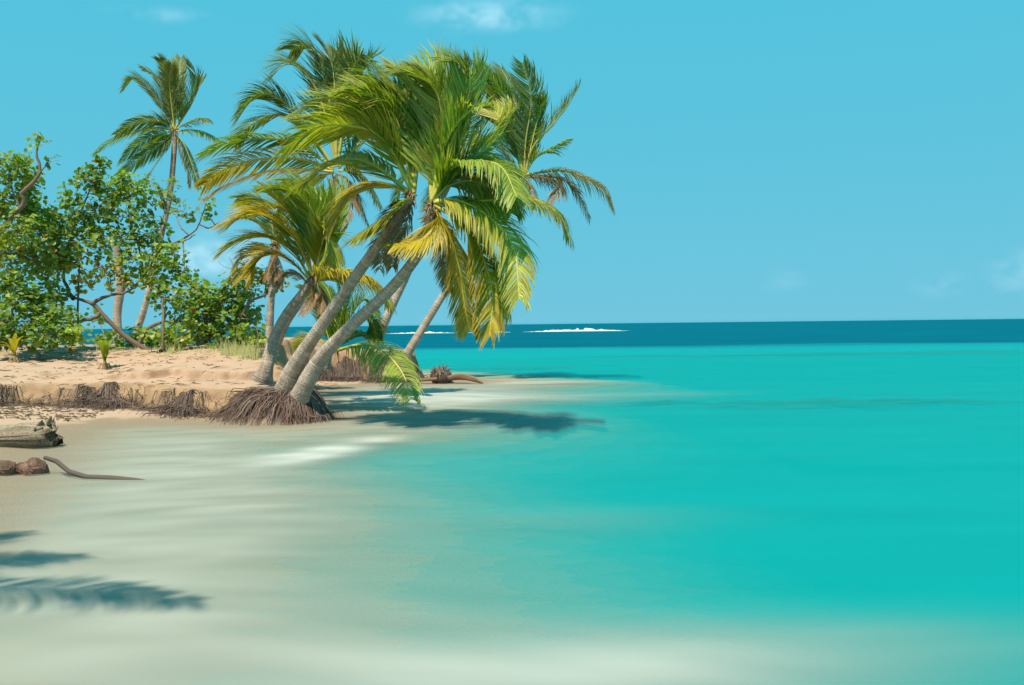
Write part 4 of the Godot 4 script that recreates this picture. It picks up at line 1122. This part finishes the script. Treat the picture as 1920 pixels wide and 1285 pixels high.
func _ready() -> void:
	nz.seed = 3
	nz.frequency = 0.01
	nz.fractal_octaves = 3
	nf.seed = 8
	nf.frequency = 0.03
	nf.fractal_octaves = 4

	var cam := Camera3D.new()
	cam.name = "camera"
	cam.position = V(0, 1.6, 0)
	cam.rotation_degrees = V(-1.03, 0, -0.63)
	cam.fov = 37.5
	cam.near = 0.1
	cam.far = 60000.0
	cam.current = true
	add_child(cam)

	var env := Environment.new()
	env.background_mode = Environment.BG_SKY
	env.tonemap_mode = Environment.TONE_MAPPER_LINEAR
	env.tonemap_exposure = 1.45
	env.sdfgi_enabled = true
	env.ssao_enabled = true
	env.ssil_enabled = true
	var sm := ProceduralSkyMaterial.new()
	sm.sky_top_color = srgb(0.040, 0.365, 0.50)
	sm.sky_horizon_color = srgb(0.118, 0.390, 0.505)
	sm.sky_curve = 0.17
	sm.ground_bottom_color = srgb(0.05, 0.35, 0.45)
	sm.ground_horizon_color = srgb(0.10, 0.42, 0.58)
	sm.sun_angle_max = 1.0
	sm.sky_cover = cloud_cover()
	sm.sky_cover_modulate = Color(1, 1, 1, 1)
	var sky := Sky.new()
	sky.sky_material = sm
	env.sky = sky
	var we := WorldEnvironment.new()
	we.name = "environment"
	we.environment = env
	add_child(we)

	var sun := DirectionalLight3D.new()
	sun.name = "sun"
	sun.light_energy = 1.4
	sun.light_color = Color(1.0, 0.94, 0.84)
	sun.light_angular_distance = 0.9
	sun.shadow_enabled = true
	add_child(sun)
	sun.look_at_from_position(V(-0.19, 0.90, 0.42), Vector3.ZERO, Vector3.UP)

	leaf_m = mat("leaf", 0.40, 0.5)
	leaf_m.backlight_enabled = true
	leaf_m.backlight = Color(0.94, 1.0, 0.45)
	rib_m = mat("midrib", 0.55, 0.3)
	bark_m = mat("palm_bark", 0.9, 0.2)
	bark_m.albedo_texture = noise_tex(61, 0.03, 4, Color(0.80, 0.78, 0.76), Color(1, 1, 1), 256)
	bark_m.uv1_scale = V(1.0, 2.2, 1)
	bark_m.heightmap_enabled = true
	bark_m.heightmap_texture = noise_tex(62, 0.05, 3, Color.BLACK, Color.WHITE, 256)
	bark_m.heightmap_scale = 1.2
	wood_m = mat("weathered_wood", 0.9, 0.2)
	drift_m = mat("driftwood", 0.92, 0.15)
	drift_m.albedo_texture = noise_tex(71, 0.035, 5, Color(0.55, 0.53, 0.50), Color(1, 1, 1), 512)
	drift_m.uv1_triplanar = true
	drift_m.uv1_scale = V(1.3, 5.0, 5.0)
	drift_m.heightmap_enabled = true
	drift_m.heightmap_texture = noise_tex(72, 0.04, 5, Color.BLACK, Color.WHITE, 512)
	drift_m.heightmap_scale = 2.2

	for j in GND:
		for i in GNX:
			var q := Vector2(GX0 + i * GS, GD0 + j * GS)
			g_shore.append(sdf(SHORE, q))
			g_bank.append(sdf(BANK, q))

	build_beach()
	build_sea()
	build_foam()
	breaker(2.0, 38.0, 312.0, 0.8, "long white breaker on the reef right of the palms", 1)
	breaker(-40.0, -14.0, 300.0, 0.42, "thin white breaker seen between the two slender leaning trunks", 2)
	breaker(-15.0, 0.5, 305.0, 0.4, "short thin breaker behind the hanging frond tips", 3)
	seagrass("broad dark seagrass patch under the lagoon right of the spit", 6.6, 21.0, 3.6, 0.9, 11)
	seagrass("long thin dark seagrass streak near the far edge of the lagoon", 22.0, 52.0, 20.0, 1.3, 12)
	seagrass("small thin dark seagrass streak behind the driftwood spit", -0.6, 39.0, 3.2, 0.8, 13)

	var names := {
		"p1": "palm with the left trunk of the stout leaning pair above the root dome", "p2": "palm with the right trunk of the stout leaning pair, long fronds drooping over the water",
		"p3": "short young palm left of the pair with yellow fronds streaming left", "p4": "thin straight upright palm behind the short yellow-fronded one",
		"p5": "tall palm with dark upright fronds and brown-orange fronds streaming left", "p7": "rightmost slender leaning palm with a reddish dead frond",
		"p8": "slender leaning palm between the stout pair and the rightmost palm", "p9": "lone tall palm rising above the sea grape trees at left",
		"p11": "low young palm with green fronds arching behind the stout trunks"}
	var k := 1
	for p in PALMS:
		var near: bool = p.t[0].z > -19.0
		palm(p, names[p.n], k, 104 if near else 76, 20 if near else 14, 0.05 if near else 0.08)
		k += 1
	# a palm just outside the picture whose crown shades the shallows in front
	var side_palm := {"t": [V(-7.4, 0.15, -4.0), V(-7.3, 1.5, -3.9), V(-6.9, 3.4, -3.7), V(-6.15, 5.2, -3.45)], "r": [0.28, 0.18, 0.15, 0.13], "f": []}
	var heart: Vector3 = side_palm.t[3]
	for i in 12:
		var a := TAU * i / 12.0
		var d := V(cos(a), 0, sin(a))
		var reach := 1.35 if i == 0 else 1.0
		side_palm.f.append([[heart, heart + d * 0.8 * reach + V(0, 0.55, 0), heart + d * 1.7 * reach + V(0, 0.5, 0), heart + d * 2.4 * reach + V(0, -0.1, 0)], 0.6, "g"])
	palm(side_palm, "palm beyond the left edge that casts the shadow on the near shallows", 40, 70, 10, 0.12)

	var tnames := {
		"t1": ["sea_grape_tree", "sea grape tree at the left edge with a bare crooked limb reaching up right", "tree"], "t2": ["sea_grape_tree", "large open sea grape tree in front of the lone tall palm", "tree"],
		"t3": ["sea_grape_tree", "low bushy sea grape with a forked bare branch pointing at the palms", "tree"], "t4": ["green_bush", "dense dark green bush at the left edge of the sand", "bush"],
		"t5": ["green_bush", "low ferny bush glimpsed under the open sea grape tree", "bush"]}
	k = 200
	for t in TREES:
		broad_tree(t, tnames[t.n][0], tnames[t.n][1], tnames[t.n][2], k, 0.064, 120)
		k += 1
	var dark := thing("tree_trunk", V(-12.1, 0.6, -31), "dark upright trunk under the sea grape canopy against the sea", "tree")
	dark.position = V(-12.05, 0.7, -31.0)
	put(dark, "trunk", trunk_mesh([V(-12.05, 0.7, -31.0), V(-12.12, 1.9, -31.0), V(-12.0, 3.0, -31.0), V(-12.1, 4.2, -31.0)], [0.17, 0.13, 0.14, 0.10], dark.position, 0.12, 12, 77))

	root_clump("root_dome", "big dome of grey and reddish roots under the stout pair of palms", -5.1, -3.2, 16.3, 560, 90, 301, true)
	root_clump("root_clump", "wide dark root clump hanging on the bank left of centre", -8.3, -7.2, 18.0, 330, 26, 302, false)
	root_clump("root_clump", "root clump on the bank between the wide clump and the root dome", -6.35, -5.45, 17.0, 260, 22, 303, false)
	root_clump("rootlets", "sparse thin rootlets dangling all along the sandy bank face", -10.8, -4.4, 16.6, 130, 6, 307, false)
	root_clump("root_clump", "small dark root clump at the left edge of the bank", -10.3, -9.6, 18.2, 160, 14, 304, false)
	root_clump("root_clump", "shaggy dark roots on the far bank behind the stout trunks", -5.7, -4.0, 26.8, 600, 30, 305, false)
	root_clump("root_clump", "shaggy dark roots on the far bank under the arching green frond", -4.1, -2.6, 26.8, 600, 30, 306, false)

	seedling("palm_seedling", "palm seedling sprouting from bare sand below the open sea grape", on_land(V(-8.85, 0, -21.9)), 0.72, 10, 401, lin(0.20, 0.30, 0.03), lin(0.42, 0.44, 0.06))
	seedling("palm_seedling", "yellowish palm seedling in front of the dense bush at the left edge", on_land(V(-11.3, 0, -22.9)), 0.62, 8, 402, lin(0.34, 0.36, 0.04), lin(0.55, 0.44, 0.07))

	# driftwood and stones
	var la := on_land(V(-6.75, 0, -13.6))
	var dl := thing("driftwood_log", la, "thick weathered driftwood log with a broken end on the near sand", "driftwood")
	put(dl, "log", log_mesh([la + V(-1.2, 0.12, 0.1), la + V(-0.5, 0.13, 0), la + V(0.1, 0.15, -0.05), la + V(0.55, 0.17, -0.1)], [0.17, 0.17, 0.19, 0.2], la, 3, lin(0.86, 0.76, 0.60), lin(0.42, 0.34, 0.25), 70, 44, 0.55))
	var kn := MB.new()
	var rk := RandomNumberGenerator.new()
	rk.seed = 12
	for i in 9:
		var a := rk.randf() * TAU
		var p := V(0.42 + rk.randf_range(-0.12, 0.08), 0.17 + sin(a) * 0.15, -0.08 + cos(a) * 0.15)
		kn.tube(PackedVector3Array([p, p + V(rk.randf_range(0.02, 0.14), sin(a) * 0.05 + 0.03, cos(a) * 0.05)]), PackedFloat32Array([0.035, 0.012]), 6, lin(0.30, 0.24, 0.18), lin(0.20, 0.15, 0.11))
	put(dl, "splinters", kn.mesh(wood_m)).set_meta("kind", "stuff")
	var st := thing("brown_stone", V(-5.3, 0.05, -11.15), "rounded reddish brown stone in the swash with a dark branch beside it", "stone")
	put(st, "stone", lump(V(0.155, 0.13, 0.14), 3, 0.7, lin(0.80, 0.50, 0.38), lin(0.24, 0.17, 0.14), drift_m))
	var st2 := thing("brown_stone", V(-5.62, 0.05, -11.1), "rounded brown stone cut off by the left edge", "stone")
	put(st2, "stone", lump(V(0.16, 0.11, 0.13), 5, 0.6, lin(0.70, 0.46, 0.33), lin(0.28, 0.2, 0.16), drift_m))
	var br := thing("sunken_branch", V(-5.15, 0.06, -11.1), "long dark curved branch trailing right from the stone into the swash", "branch")
	var bm := MB.new()
	bm.tube(PackedVector3Array([V(-0.02, 0.13, 0), V(0.12, 0.09, 0.02), V(0.35, 0.0, 0.22), V(0.62, -0.03, 0.42), V(0.9, -0.035, 0.5), V(1.2, -0.05, 0.56), V(1.45, -0.08, 0.6)]), PackedFloat32Array([0.02, 0.026, 0.026, 0.028, 0.034, 0.026, 0.012]), 8, lin(0.10, 0.085, 0.075), lin(0.12, 0.10, 0.085))
	put(br, "stem", bm.mesh(wood_m))
	var fp := V(-1.95, 0.05, -27.6)
	var fs := thing("driftwood_stump", fp, "dark uprooted stump with spiky roots at the tip of the far spit", "driftwood")
	put(fs, "stump", lump(V(0.3, 0.24, 0.26), 9, 0.4, lin(0.20, 0.14, 0.11), lin(0.09, 0.065, 0.055), wood_m), V(0, 0.14, 0))
	var sp := MB.new()
	for i in 60:
		var d := jig(rk, 1.0).normalized()
		d.y = absf(d.y)
		sp.tube(PackedVector3Array([V(0, 0.16, 0) + d * 0.15, V(0, 0.16, 0) + d * rk.randf_range(0.28, 0.42)]), PackedFloat32Array([0.018, 0.006]), 4, lin(0.2, 0.13, 0.10), lin(0.24, 0.18, 0.14), false)
	put(fs, "roots", sp.mesh(wood_m)).set_meta("kind", "stuff")
	var fl := thing("driftwood_log", V(-1.5, 0.1, -27.5), "brown driftwood log lying right of the spiky stump on the spit", "driftwood")
	put(fl, "log", log_mesh([V(-1.75, 0.16, -27.45), V(-1.4, 0.19, -27.4), V(-1.05, 0.13, -27.3), V(-0.8, 0.03, -27.2)], [0.07, 0.09, 0.08, 0.04], fl.position, 6, lin(0.70, 0.45, 0.30), lin(0.36, 0.23, 0.16), 24, 12))
	var fl2 := thing("driftwood_log", V(-2.3, 0.08, -27.4), "thin brown driftwood pole lying left of the spiky stump on the spit", "driftwood")
	put(fl2, "log", log_mesh([V(-2.75, 0.1, -27.5), V(-2.4, 0.12, -27.4), V(-2.05, 0.14, -27.35)], [0.04, 0.05, 0.05], fl2.position, 7, lin(0.60, 0.42, 0.28), lin(0.36, 0.24, 0.17), 20, 10))

	litter("seaweed_wrack", "dark dry seaweed wrack scattered on the sand by the bank at left", "seaweed", -10.0, -7.3, 16.8, 18.9, 420, 501, lin(0.16, 0.12, 0.07), lin(0.10, 0.08, 0.05), 0.22)
	litter("plant_litter", "small twigs and dry leaves scattered over the upper sand", "litter", -14.0, -4.6, 18.8, 27.5, 900, 502, lin(0.30, 0.21, 0.13), lin(0.17, 0.12, 0.08), 0.25)
	litter("root_debris", "dark rotting roots and debris along the foot of the bank", "debris", -10.5, -4.6, 16.6, 19.6, 16000, 504, lin(0.10, 0.075, 0.06), lin(0.20, 0.14, 0.10), 0.16, 0.13)
	grass("beach_grass", "dry pale green grass at the foot of the bushes beside the palms", [[-6.1, -22.8, 0.5, 0.42, 320], [-6.9, -23.8, 0.6, 0.3, 220], [-5.7, -22.0, 0.3, 0.45, 130], [-7.9, -23.8, 0.6, 0.3, 150], [-9.6, -25.5, 1.5, 0.16, 300], [-12.2, -24.6, 1.6, 0.14, 250]], 503)
